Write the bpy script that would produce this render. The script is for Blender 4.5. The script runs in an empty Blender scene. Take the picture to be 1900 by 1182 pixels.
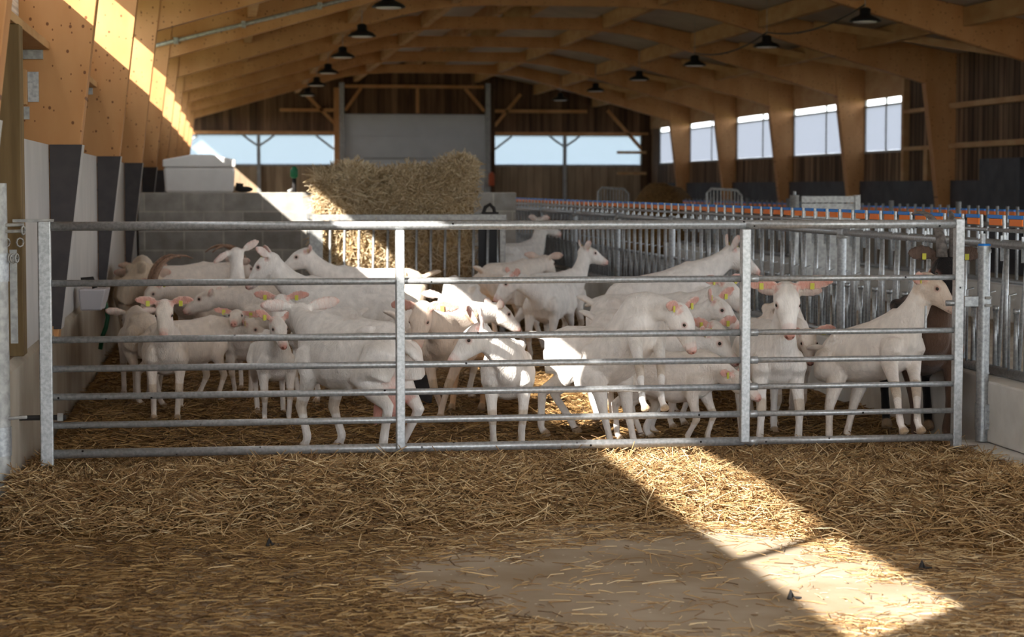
import bpy, math, random
import numpy as np
from mathutils import Vector, Matrix, kdtree

random.seed(7)
rng = np.random.default_rng(11)
scene = bpy.context.scene
col = scene.collection

# ---------------------------------------------------------------- camera
W, H, F = 1900, 1182, 3800.0
CAM = Vector((0, 0, 1.55))
PITCH = math.atan(244 / F)
YAW = math.atan(536 / F * math.cos(PITCH))
FW = Vector((math.sin(YAW) * math.cos(PITCH), math.cos(YAW) * math.cos(PITCH), -math.sin(PITCH)))
RT = Vector((math.cos(YAW), -math.sin(YAW), 0))
UP = RT.cross(FW)
cam_data = bpy.data.cameras.new('camera')
cam = bpy.data.objects.new('camera', cam_data)
col.objects.link(cam)
cam.matrix_world = Matrix(((RT.x, UP.x, -FW.x, CAM.x), (RT.y, UP.y, -FW.y, CAM.y), (RT.z, UP.z, -FW.z, CAM.z), (0, 0, 0, 1)))
cam_data.sensor_width = 36
cam_data.lens = 36 * F / W
cam_data.clip_end = 500
cam_data.dof.use_dof = True
cam_data.dof.focus_distance = 11.3
cam_data.dof.aperture_fstop = 3.6
scene.camera = cam

# ---------------------------------------------------------------- daylight and exposure
SUN_DIR = Vector((1.15, 1.12, -1.0)).normalized()          # the way the light travels
world = bpy.data.worlds.new('sky')
scene.world = world
world.use_nodes = True
wn = world.node_tree
wn.nodes['Background'].inputs[0].default_value = (0.90, 0.95, 1.0, 1)
wn.nodes['Background'].inputs[1].default_value = 2.6
sun_data = bpy.data.lights.new('sun', 'SUN')
sun_data.energy = 9.5
sun_data.color = (1.0, 0.945, 0.87)
sun_data.angle = math.radians(0.6)
sun = bpy.data.objects.new('sun', sun_data)
col.objects.link(sun)
sun.rotation_euler = SUN_DIR.to_track_quat('-Z', 'Y').to_euler()
sun.location = (-8, -8, 12)
scene.view_settings.view_transform = 'Standard'
scene.view_settings.look = 'None'
scene.view_settings.exposure = 1.0
scene.view_settings.gamma = 1
scene.view_settings.use_curve_mapping = False
scene.cycles.use_denoising = True
scene.cycles.max_bounces = 10
scene.cycles.diffuse_bounces = 6
scene.cycles.sample_clamp_indirect = 8


def P(px, py, Y):
    """the point of the place seen at a pixel, at the distance Y along the barn"""
    d = FW * F + RT * (px - W / 2) + UP * (H / 2 - py)
    return CAM + d * (Y / d.y)


def G(px, py, z=0.0):
    d = FW * F + RT * (px - W / 2) + UP * (H / 2 - py)
    return CAM + d * ((z - CAM.z) / d.z)


# ---------------------------------------------------------------- materials
def new_mat(name, base, rough=0.7, metal=0.0, var=0.0, scale=(8, 8, 8), base2=None, bump=0.0, bump_scale=None, detail=4,
            lo=0.35, hi=0.65, spec=0.3):
    m = bpy.data.materials.new(name)
    m.use_nodes = True
    nt = m.node_tree
    b = nt.nodes['Principled BSDF']
    b.inputs['Roughness'].default_value = rough
    b.inputs['Metallic'].default_value = metal
    b.inputs['Specular IOR Level'].default_value = spec
    b.inputs['Base Color'].default_value = (*base, 1)
    if base2 is not None or bump:
        tc = nt.nodes.new('ShaderNodeNewGeometry')
        mp = nt.nodes.new('ShaderNodeMapping')
        mp.inputs['Scale'].default_value = scale
        nt.links.new(tc.outputs['Position'], mp.inputs['Vector'])
        n = nt.nodes.new('ShaderNodeTexNoise')
        n.inputs['Scale'].default_value = 1.0
        n.inputs['Detail'].default_value = detail
        nt.links.new(mp.outputs[0], n.inputs['Vector'])
        if base2 is not None:
            r = nt.nodes.new('ShaderNodeValToRGB')
            r.color_ramp.elements[0].position = lo
            r.color_ramp.elements[1].position = hi
            r.color_ramp.elements[0].color = (*base, 1)
            r.color_ramp.elements[1].color = (*base2, 1)
            nt.links.new(n.outputs[0], r.inputs[0])
            nt.links.new(r.outputs[0], b.inputs['Base Color'])
        if bump:
            bp = nt.nodes.new('ShaderNodeBump')
            bp.inputs['Strength'].default_value = bump
            bp.inputs['Distance'].default_value = 0.01
            if bump_scale:
                mp2 = nt.nodes.new('ShaderNodeMapping')
                mp2.inputs['Scale'].default_value = bump_scale
                nt.links.new(tc.outputs['Position'], mp2.inputs['Vector'])
                n2 = nt.nodes.new('ShaderNodeTexNoise')
                n2.inputs['Scale'].default_value = 1
                n2.inputs['Detail'].default_value = 4
                nt.links.new(mp2.outputs[0], n2.inputs['Vector'])
                nt.links.new(n2.outputs[0], bp.inputs['Height'])
            else:
                nt.links.new(n.outputs[0], bp.inputs['Height'])
            nt.links.new(bp.outputs[0], b.inputs['Normal'])
    return m


def add_spots(m, color, scale, radius, stretch=(1, 1, 1), strength=1.0, keep=0.5, flat=False):
    """round marks of their own (knots, flies, bolts of dirt) laid over a material's colour"""
    nt = m.node_tree
    b = nt.nodes['Principled BSDF']
    src = b.inputs['Base Color'].links[0].from_socket if b.inputs['Base Color'].links else None
    g = nt.nodes.new('ShaderNodeNewGeometry')
    mp = nt.nodes.new('ShaderNodeMapping')
    mp.inputs['Scale'].default_value = stretch
    nt.links.new(g.outputs['Position'], mp.inputs['Vector'])
    v = nt.nodes.new('ShaderNodeTexVoronoi')
    v.inputs['Scale'].default_value = scale
    nt.links.new(mp.outputs[0], v.inputs['Vector'])
    if flat:
        sx = nt.nodes.new('ShaderNodeSeparateXYZ'); nt.links.new(mp.outputs[0], sx.inputs[0])
        cx = nt.nodes.new('ShaderNodeCombineXYZ'); nt.links.new(sx.outputs[0], cx.inputs[0]); nt.links.new(sx.outputs[2], cx.inputs[1])
        fl = nt.nodes.new('ShaderNodeMath'); fl.operation = 'SNAP'; fl.inputs[1].default_value = 2.0
        nt.links.new(sx.outputs[1], fl.inputs[0]); nt.links.new(fl.outputs[0], cx.inputs[2])
        ad = nt.nodes.new('ShaderNodeVectorMath'); ad.operation = 'MULTIPLY_ADD'; ad.inputs[1].default_value = (1, 1, 0)
        of = nt.nodes.new('ShaderNodeCombineXYZ'); m3 = nt.nodes.new('ShaderNodeMath'); m3.operation = 'MULTIPLY'; m3.inputs[1].default_value = 3.77
        nt.links.new(fl.outputs[0], m3.inputs[0]); nt.links.new(m3.outputs[0], of.inputs[1])
        nt.links.new(cx.outputs[0], ad.inputs[0]); nt.links.new(of.outputs[0], ad.inputs[2])
        v.voronoi_dimensions = '2D'; nt.links.new(ad.outputs[0], v.inputs['Vector'])
    lt = nt.nodes.new('ShaderNodeMapRange')
    lt.inputs[1].default_value = radius * 0.6
    lt.inputs[2].default_value = radius
    lt.inputs[3].default_value = strength
    lt.inputs[4].default_value = 0
    nt.links.new(v.outputs['Distance'], lt.inputs[0])
    sp = nt.nodes.new('ShaderNodeSeparateColor')
    nt.links.new(v.outputs['Color'], sp.inputs[0])
    gt = nt.nodes.new('ShaderNodeMath')
    gt.operation = 'GREATER_THAN'
    gt.inputs[1].default_value = keep
    nt.links.new(sp.outputs[0], gt.inputs[0])
    mu = nt.nodes.new('ShaderNodeMath')
    mu.operation = 'MULTIPLY'
    nt.links.new(gt.outputs[0], mu.inputs[0])
    nt.links.new(lt.outputs[0], mu.inputs[1])
    mx = nt.nodes.new('ShaderNodeMix')
    mx.data_type = 'RGBA'
    nt.links.new(mu.outputs[0], mx.inputs[0])
    if src:
        nt.links.new(src, mx.inputs[6])
    else:
        mx.inputs[6].default_value = b.inputs['Base Color'].default_value
    mx.inputs[7].default_value = (*color, 1)
    nt.links.new(mx.outputs[2], b.inputs['Base Color'])


def stripes(m, axis, width, dark=0.35, rnd=0.5, gap=0.06):
    """vertical boards: every board its own tone, a dark gap between boards"""
    nt = m.node_tree
    b = nt.nodes['Principled BSDF']
    src = b.inputs['Base Color'].links[0].from_socket
    g = nt.nodes.new('ShaderNodeNewGeometry')
    s = nt.nodes.new('ShaderNodeSeparateXYZ')
    nt.links.new(g.outputs['Position'], s.inputs[0])
    dv = nt.nodes.new('ShaderNodeMath'); dv.operation = 'DIVIDE'; dv.inputs[1].default_value = width
    nt.links.new(s.outputs[axis], dv.inputs[0])
    fl = nt.nodes.new('ShaderNodeMath'); fl.operation = 'FLOOR'
    nt.links.new(dv.outputs[0], fl.inputs[0])
    wnz = nt.nodes.new('ShaderNodeTexWhiteNoise'); wnz.noise_dimensions = '1D'
    nt.links.new(fl.outputs[0], wnz.inputs['W'])
    fr = nt.nodes.new('ShaderNodeMath'); fr.operation = 'FRACT'
    nt.links.new(dv.outputs[0], fr.inputs[0])
    lt = nt.nodes.new('ShaderNodeMath'); lt.operation = 'GREATER_THAN'; lt.inputs[1].default_value = gap
    nt.links.new(fr.outputs[0], lt.inputs[0])
    mr = nt.nodes.new('ShaderNodeMapRange')
    mr.inputs[3].default_value = 1 - rnd
    mr.inputs[4].default_value = 1 + rnd
    nt.links.new(wnz.outputs['Value'], mr.inputs[0])
    mr2 = nt.nodes.new('ShaderNodeMapRange')
    mr2.inputs[3].default_value = dark
    mr2.inputs[4].default_value = 1
    nt.links.new(lt.outputs[0], mr2.inputs[0])
    mu = nt.nodes.new('ShaderNodeMath'); mu.operation = 'MULTIPLY'
    nt.links.new(mr.outputs[0], mu.inputs[0]); nt.links.new(mr2.outputs[0], mu.inputs[1])
    vm = nt.nodes.new('ShaderNodeVectorMath'); vm.operation = 'SCALE'
    nt.links.new(src, vm.inputs[0]); nt.links.new(mu.outputs[0], vm.inputs['Scale'])
    nt.links.new(vm.outputs[0], b.inputs['Base Color'])


M = {}
M['glulam'] = new_mat('spruce_glulam', (0.47, 0.22, 0.078), 0.55, base2=(0.57, 0.30, 0.125), scale=(3, 3, 1.2), bump=0.08)
add_spots(M['glulam'], (0.17, 0.065, 0.022), 9.5, 0.105, stretch=(1, 0.4, 0.8), keep=0.5, flat=True)
add_spots(M['glulam'], (0.20, 0.08, 0.028), 17, 0.10, stretch=(1, 0.4, 0.7), keep=0.72, flat=True)
M['board'] = new_mat('sawn_board', (0.47, 0.26, 0.11), 0.7, base2=(0.56, 0.35, 0.17), scale=(6, 2, 6), bump=0.1)
M['shaded_wood'] = new_mat('shaded_post_wood', (0.13, 0.085, 0.035), 0.75, base2=(0.22, 0.15, 0.07), scale=(12, 12, 1.2), bump=0.15)  # the unlit post's shade is put into this dark wood colour
M['siding'] = new_mat('larch_siding', (0.095, 0.05, 0.028), 0.8, base2=(0.19, 0.11, 0.06), scale=(9, 9, 0.8), bump=0.2)
stripes(M['siding'], 0, 0.19, rnd=0.45)
M['siding_side'] = new_mat('larch_siding_side', (0.11, 0.06, 0.035), 0.8, base2=(0.24, 0.15, 0.085), scale=(9, 9, 0.8), bump=0.2)
stripes(M['siding_side'], 1, 0.22, rnd=0.55, gap=0.16, dark=0.2)
M['siding_low'] = new_mat('weathered_boarding', (0.27, 0.19, 0.12), 0.8, base2=(0.42, 0.31, 0.20), scale=(5, 5, 0.8), bump=0.2)
stripes(M['siding_low'], 0, 0.24, rnd=0.2)
M['roof'] = new_mat('fibre_cement', (0.44, 0.39, 0.34), 0.9, base2=(0.53, 0.47, 0.41), scale=(2, 2, 2))
M['galv'] = new_mat('galvanised_steel', (0.30, 0.315, 0.325), 0.45, metal=0.7, base2=(0.44, 0.455, 0.465), scale=(55, 55, 55), detail=2, bump=0.05)
M['galv_gate'] = new_mat('galvanised_gate_steel', (0.37, 0.38, 0.385), 0.42, metal=0.6, base2=(0.52, 0.53, 0.535), scale=(60, 60, 60), detail=2, bump=0.05)
add_spots(M['galv_gate'], (0.012, 0.01, 0.01), 16, 0.13, keep=0.72)
M['galv_dull'] = new_mat('weathered_galvanised', (0.30, 0.30, 0.29), 0.55, metal=0.5, base2=(0.45, 0.45, 0.43), scale=(30, 30, 30))
M['dark_panel'] = new_mat('phenolic_plywood', (0.030, 0.024, 0.026), 0.45, base2=(0.045, 0.036, 0.036), scale=(10, 10, 10))
add_spots(M['dark_panel'], (0.5, 0.5, 0.5), 5, 0.04, keep=0.6)
M['dark_low'] = new_mat('dark_plinth_panel', (0.045, 0.047, 0.055), 0.6, base2=(0.075, 0.078, 0.088), scale=(3, 3, 3))
M['pale_panel'] = new_mat('pale_plastic_board', (0.42, 0.41, 0.40), 0.5, base2=(0.52, 0.50, 0.48), scale=(4, 4, 2), lo=0.3, hi=0.7)
add_spots(M['pale_panel'], (0.03, 0.02, 0.02), 9, 0.06, keep=0.5)
M['concrete'] = new_mat('cast_concrete', (0.30, 0.25, 0.19), 0.85, base2=(0.44, 0.39, 0.32), scale=(5, 2, 1.2), bump=0.15)
M['curb'] = new_mat('curb_concrete', (0.58, 0.56, 0.52), 0.85, base2=(0.72, 0.70, 0.66), scale=(4, 4, 4), bump=0.15, bump_scale=(40, 40, 40))
M['door'] = new_mat('white_sectional_door', (0.55, 0.57, 0.58), 0.5, base2=(0.60, 0.62, 0.63), scale=(2, 2, 2))
M['white'] = new_mat('white_plastic', (0.74, 0.72, 0.70), 0.45, base2=(0.80, 0.78, 0.76), scale=(4, 4, 4))
M['black'] = new_mat('black_enamel', (0.012, 0.012, 0.014), 0.5)
M['rubber'] = new_mat('dark_rubber', (0.02, 0.018, 0.017), 0.7)
M['green'] = new_mat('green_hose_rubber', (0.006, 0.07, 0.028), 0.4)
M['greenp'] = new_mat('green_enamel', (0.02, 0.16, 0.07), 0.4)
M['orange'] = new_mat('orange_plastic', (0.85, 0.19, 0.012), 0.4)
M['blue'] = new_mat('blue_plastic', (0.015, 0.22, 0.72), 0.4)
M['tag'] = new_mat('yellow_tag_plastic', (0.62, 0.60, 0.08), 0.5)
M['red'] = new_mat('red_plastic', (0.55, 0.12, 0.05), 0.5)
M['steel_trough'] = new_mat('stainless_bowl', (0.50, 0.48, 0.50), 0.4, metal=0.3)
M['eye'] = new_mat('dark_eye', (0.02, 0.012, 0.006), 0.12, spec=0.6)
M['horn'] = new_mat('horn', (0.17, 0.10, 0.065), 0.5, base2=(0.30, 0.18, 0.12), scale=(40, 40, 40), bump=0.3)
M['horn_grey'] = new_mat('grey_horn', (0.10, 0.09, 0.085), 0.5, base2=(0.20, 0.18, 0.17), scale=(40, 40, 40), bump=0.3)
M['window_mesh'] = None
M['straw'] = None


def make_coat():
    m = bpy.data.materials.new('goat_coat')
    m.use_nodes = True
    nt = m.node_tree
    b = nt.nodes['Principled BSDF']
    b.inputs['Roughness'].default_value = 0.75
    b.inputs['Specular IOR Level'].default_value = 0.2
    b.inputs['Sheen Weight'].default_value = 0.15
    at = nt.nodes.new('ShaderNodeAttribute'); at.attribute_name = 'coat'
    tc = nt.nodes.new('ShaderNodeTexCoord')
    mp = nt.nodes.new('ShaderNodeMapping'); mp.inputs['Scale'].default_value = (18, 30, 10)
    nt.links.new(tc.outputs['Object'], mp.inputs[0])
    n = nt.nodes.new('ShaderNodeTexNoise'); n.inputs['Scale'].default_value = 1.2; n.inputs['Detail'].default_value = 5
    nt.links.new(mp.outputs[0], n.inputs['Vector'])
    mr = nt.nodes.new('ShaderNodeMapRange')
    mr.inputs[1].default_value = 0.3; mr.inputs[2].default_value = 0.7
    mr.inputs[3].default_value = 0.85; mr.inputs[4].default_value = 1.04
    nt.links.new(n.outputs[0], mr.inputs[0])
    vm = nt.nodes.new('ShaderNodeVectorMath'); vm.operation = 'SCALE'
    nt.links.new(at.outputs['Color'], vm.inputs[0]); nt.links.new(mr.outputs[0], vm.inputs['Scale'])
    nt.links.new(vm.outputs[0], b.inputs['Base Color'])
    n2 = nt.nodes.new('ShaderNodeTexNoise'); n2.inputs['Scale'].default_value = 5; n2.inputs['Detail'].default_value = 6
    nt.links.new(mp.outputs[0], n2.inputs['Vector'])
    bp = nt.nodes.new('ShaderNodeBump'); bp.inputs['Strength'].default_value = 0.6; bp.inputs['Distance'].default_value = 0.01
    nt.links.new(n2.outputs[0], bp.inputs['Height'])
    nt.links.new(bp.outputs[0], b.inputs['Normal'])
    return m


M['coat'] = make_coat()


def make_mesh_curtain(name, color, alpha):
    """windbreak netting: lets daylight through softly"""
    m = bpy.data.materials.new(name)
    m.use_nodes = True
    nt = m.node_tree
    nt.nodes.remove(nt.nodes['Principled BSDF'])
    out = nt.nodes['Material Output']
    t = nt.nodes.new('ShaderNodeBsdfTranslucent'); t.inputs[0].default_value = (*color, 1)
    d = nt.nodes.new('ShaderNodeBsdfDiffuse'); d.inputs[0].default_value = (*color, 1)
    tr = nt.nodes.new('ShaderNodeBsdfTransparent'); tr.inputs[0].default_value = (*color, 1)
    a = nt.nodes.new('ShaderNodeMixShader'); a.inputs[0].default_value = 0.25
    nt.links.new(t.outputs[0], a.inputs[1]); nt.links.new(d.outputs[0], a.inputs[2])
    c = nt.nodes.new('ShaderNodeMixShader'); c.inputs[0].default_value = alpha
    nt.links.new(a.outputs[0], c.inputs[1]); nt.links.new(tr.outputs[0], c.inputs[2])
    nt.links.new(c.outputs[0], out.inputs[0])
    return m


M['net_blue'] = make_mesh_curtain('blue_windbreak_net', (0.52, 0.57, 0.62), 0.32)
M['net_white'] = make_mesh_curtain('white_windbreak_net', (0.52, 0.53, 0.58), 0.28)


def make_straw(name, cols):
    m = bpy.data.materials.new(name)
    m.use_nodes = True
    nt = m.node_tree
    b = nt.nodes['Principled BSDF']
    b.inputs['Roughness'].default_value = 0.55
    g = nt.nodes.new('ShaderNodeNewGeometry')
    r = nt.nodes.new('ShaderNodeValToRGB')
    els = r.color_ramp.elements
    els[0].color = (*cols[0], 1)
    els[1].color = (*cols[-1], 1)
    for i, c in enumerate(cols[1:-1]):
        e = els.new((i + 1) / (len(cols) - 1)); e.color = (*c, 1)
    nt.links.new(g.outputs['Random Per Island'], r.inputs[0])
    nt.links.new(r.outputs[0], b.inputs['Base Color'])
    return m


M['straw'] = make_straw('straw_stems', [(0.12, 0.06, 0.022), (0.30, 0.17, 0.065), (0.46, 0.285, 0.12), (0.60, 0.41, 0.20), (0.76, 0.59, 0.35)])
M['straw_brown'] = make_straw('brown_straw_stems', [(0.085, 0.042, 0.013), (0.21, 0.115, 0.038), (0.35, 0.205, 0.073), (0.56, 0.37, 0.16)])  # browner stems, for the pen and the left foreground
M['hay'] = make_straw('hay_stems', [(0.30, 0.21, 0.10), (0.55, 0.41, 0.23), (0.68, 0.54, 0.34), (0.80, 0.68, 0.48)])
M['bedding'] = new_mat('trodden_bedding', (0.10, 0.052, 0.016), 0.9, base2=(0.27, 0.15, 0.05), scale=(26, 26, 26), bump=1.0, detail=8)
M['haycore'] = new_mat('hay_mass', (0.22, 0.14, 0.06), 0.9, base2=(0.50, 0.36, 0.19), scale=(25, 25, 25), bump=1.0, detail=8)


# ---------------------------------------------------------------- mesh helpers
class MB:
    def __init__(self):
        self.v = []; self.f = []

    def box(self, x0, x1, y0, y1, z0, z1):
        n = len(self.v)
        self.v += [(x0, y0, z0), (x1, y0, z0), (x1, y1, z0), (x0, y1, z0), (x0, y0, z1), (x1, y0, z1), (x1, y1, z1), (x0, y1, z1)]
        self.f += [tuple(n + i for i in q) for q in ((0, 3, 2, 1), (4, 5, 6, 7), (0, 1, 5, 4), (1, 2, 6, 5), (2, 3, 7, 6), (3, 0, 4, 7))]
        return self

    def obox(self, a, b, w, h, up=(0, 0, 1)):
        """a bar of section w x h from a to b"""
        a = Vector(a); b = Vector(b); t = (b - a).normalized(); up = Vector(up)
        s = t.cross(up)
        if s.length < 1e-4:
            s = t.cross(Vector((1, 0, 0)))
        s.normalize(); u = s.cross(t)
        n = len(self.v)
        for p in (a, b):
            for i, j in ((-1, -1), (1, -1), (1, 1), (-1, 1)):
                self.v.append(tuple(p + s * (i * w / 2) + u * (j * h / 2)))
        self.f += [tuple(n + i for i in q) for q in ((0, 1, 2, 3), (7, 6, 5, 4), (0, 4, 5, 1), (1, 5, 6, 2), (2, 6, 7, 3), (3, 7, 4, 0))]
        return self

    def prism(self, poly, y0, y1):
        """a polygon in XZ given thickness along Y"""
        n = len(self.v); k = len(poly)
        self.v += [(x, y0, z) for x, z in poly] + [(x, y1, z) for x, z in poly]
        self.f.append(tuple(range(n, n + k)))
        self.f.append(tuple(range(n + 2 * k - 1, n + k - 1, -1)))
        for i in range(k):
            j = (i + 1) % k
            self.f.append((n + j, n + i, n + k + i, n + k + j))
        return self

    def tube(self, pts, r, n=10, cap=True):
        pts = [Vector(p) for p in pts]
        rs = r if isinstance(r, (list, tuple)) else [r] * len(pts)
        base = len(self.v)
        ref = None
        for i, p in enumerate(pts):
            t = (pts[min(i + 1, len(pts) - 1)] - pts[max(i - 1, 0)]).normalized()
            if ref is None:
                ref = t.orthogonal().normalized()
            s = (ref - t * ref.dot(t)).normalized(); ref = s
            u = t.cross(s)
            for k in range(n):
                a = 2 * math.pi * k / n
                self.v.append(tuple(p + (s * math.cos(a) + u * math.sin(a)) * rs[i]))
        for i in range(len(pts) - 1):
            for k in range(n):
                a = base + i * n + k; b = base + i * n + (k + 1) % n
                self.f.append((a, b, b + n, a + n))
        if cap:
            self.f.append(tuple(base + k for k in range(n - 1, -1, -1)))
            e = base + (len(pts) - 1) * n
            self.f.append(tuple(e + k for k in range(n)))
        return self

    def cyl(self, a, b, r, n=14):
        return self.tube([a, b], r, n)

    def lathe(self, prof, c, n=20):
        """profile of (r, z) about the vertical through c"""
        c = Vector(c); base = len(self.v)
        for r, z in prof:
            for k in range(n):
                a = 2 * math.pi * k / n
                self.v.append((c.x + r * math.cos(a), c.y + r * math.sin(a), c.z + z))
        for i in range(len(prof) - 1):
            for k in range(n):
                a = base + i * n + k; b = base + i * n + (k + 1) % n
                self.f.append((a, b, b + n, a + n))
        self.f.append(tuple(base + k for k in range(n - 1, -1, -1)))
        e = base + (len(prof) - 1) * n
        self.f.append(tuple(e + k for k in range(n)))
        return self

    def ball(self, c, rx, ry=None, rz=None, n=12, m=8):
        ry = ry or rx; rz = rz or rx
        c = Vector(c); base = len(self.v)
        for i in range(1, m):
            ph = math.pi * i / m
            for k in range(n):
                a = 2 * math.pi * k / n
                self.v.append((c.x + rx * math.sin(ph) * math.cos(a), c.y + ry * math.sin(ph) * math.sin(a), c.z - rz * math.cos(ph)))
        for i in range(m - 2):
            for k in range(n):
                a = base + i * n + k; b = base + i * n + (k + 1) % n
                self.f.append((a, b, b + n, a + n))
        self.v.append((c.x, c.y, c.z - rz)); self.v.append((c.x, c.y, c.z + rz))
        lo = len(self.v) - 2
        for k in range(n):
            self.f.append((lo, base + (k + 1) % n, base + k))
            self.f.append((lo + 1, base + (m - 2) * n + k, base + (m - 2) * n + (k + 1) % n))
        return self

    def build(self, name, mat, parent=None, loc=None, smooth=False, bevel=0.0, auto=False):
        o0 = Vector(parent.location) if (parent is not None and loc is None) else Vector(loc or (0, 0, 0))
        me = bpy.data.meshes.new(name)
        me.from_pydata([(x - o0.x, y - o0.y, z - o0.z) for x, y, z in self.v], [], self.f)
        me.update()
        if smooth or auto:
            for p in me.polygons:
                p.use_smooth = True
            if auto:
                for e, k in [(None, None)]:
                    pass
                me.set_sharp_from_angle(angle=math.radians(40))
        me.materials.append(mat)
        o = bpy.data.objects.new(name, me)
        col.objects.link(o)
        if parent is not None:
            o.parent = parent
        else:
            o.location = o0
        if bevel:
            bm = o.modifiers.new('bevel', 'BEVEL'); bm.width = bevel; bm.segments = 2; bm.limit_method = 'ANGLE'
        return o


def tag(o, label=None, cat=None, group=None, kind=None):
    if label: o['label'] = label
    if cat: o['category'] = cat
    if group: o['group'] = group
    if kind: o['kind'] = kind
    return o


def empty(name, loc, label, cat, group=None, rz=0.0):
    o = bpy.data.objects.new(name, None)
    col.objects.link(o)
    o.location = loc
    o.rotation_euler = (0, 0, rz)
    o.empty_display_size = 0.1
    return tag(o, label, cat, group)


def copy_tree(o, parent=None):
    c = o.copy(); col.objects.link(c)
    if parent is not None:
        c.parent = parent
    for ch in list(o.children):
        copy_tree(ch, c)
    return c


def structure(o):
    o['kind'] = 'structure'
    return o


# ---------------------------------------------------------------- ground, floor and roof shell
XL, XR, RIDGE = -1.30, 12.32, 5.50
Y_END = 58.5
FLOOR_Z = -0.10


def roof_z(x):
    return 5.16 - 0.20 * abs(x - RIDGE)


g = MB().box(-120, 120, -80, 180, -0.6, -0.14)
structure(g.build('ground', new_mat('meadow', (0.11, 0.135, 0.055), 0.95, base2=(0.20, 0.21, 0.11), scale=(0.3, 0.3, 0.3))))

# concrete floor with dust and chaff
M['floor'] = new_mat('dusty_concrete', (0.31, 0.235, 0.155), 0.9, base2=(0.43, 0.355, 0.265), scale=(2.2, 2.2, 2.2), bump=0.2, bump_scale=(60, 60, 60), detail=9)
add_spots(M['floor'], (0.72, 0.64, 0.50), 22, 0.16, keep=0.7)
structure(MB().box(-1.6, 12.6, -2.0, Y_END + 0.4, -0.5, FLOOR_Z).build('floor', M['floor']))


def hash_noise(x, y, sc, seed):
    x = np.asarray(x) * sc; y = np.asarray(y) * sc
    xi = np.floor(x); yi = np.floor(y); xf = x - xi; yf = y - yi
    u = xf * xf * (3 - 2 * xf); v = yf * yf * (3 - 2 * yf)

    def h(a, b):
        s = np.sin(a * 127.1 + b * 311.7 + seed * 74.7) * 43758.5453
        return s - np.floor(s)
    return (h(xi, yi) * (1 - u) + h(xi + 1, yi) * u) * (1 - v) + (h(xi, yi + 1) * (1 - u) + h(xi + 1, yi + 1) * u) * v


def bed_height(x, y):
    """top of the straw bedding; runs out onto the concrete in front of the gate"""
    x = np.asarray(x, float); y = np.asarray(y, float)
    edge = 9.45 + 0.40 * hash_noise(x, y * 0, 1.1, 3) - 1.5 * np.clip((x - 2.3) / 1.6, 0, 1) - 0.02 * x
    t = np.clip((y - edge) / 0.95, 0, 1); t = t * t * (3 - 2 * t)
    lump = ((hash_noise(x, y, 2.4, 1) - 0.5) * 0.09 + (hash_noise(x, y, 6, 2) - 0.5) * 0.06) * np.where(y < 11.2, 1, 0.4)
    bank = 0.09 * np.exp(-((y - edge - 0.8) / 0.4) ** 2) * (0.4 + hash_noise(x, y, 1.3, 9))
    right = 0.05 * np.clip((x - 3.0) / 0.9, 0, 1) * np.exp(-((y - 9.8) / 0.6) ** 2)
    calm = np.clip((y - 10.6) / .5, 0, 1) * np.clip((11.9 - y) / .5, 0, 1)
    return FLOOR_Z - 0.012 + t * (0.10 + lump * (1 - .6 * calm) + bank + right)


def grid_mesh(name, xs, ys, fn, mat):
    X, Y = np.meshgrid(xs, ys)
    Z = fn(X, Y)
    v = np.stack([X.ravel(), Y.ravel(), Z.ravel()], 1)
    nx = len(xs); ny = len(ys)
    i = np.arange(ny - 1)[:, None] * nx + np.arange(nx - 1)[None, :]
    f = np.stack([i, i + 1, i + nx + 1, i + nx], -1).reshape(-1, 4)
    me = bpy.data.meshes.new(name)
    me.from_pydata(v.tolist(), [], f.tolist())
    me.update()
    for p in me.polygons: p.use_smooth = True
    me.materials.append(mat)
    o = bpy.data.objects.new(name, me); col.objects.link(o)
    return o


bed = grid_mesh('straw_bedding', np.linspace(-1.06, 4.46, 160), np.concatenate([np.linspace(7.8, 12.5, 150), np.linspace(12.6, 27.0, 150)]), bed_height, M['bedding'])
tag(bed, 'golden brown trodden straw bedding covering the goat pen floor', 'bedding', kind='stuff')


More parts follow.
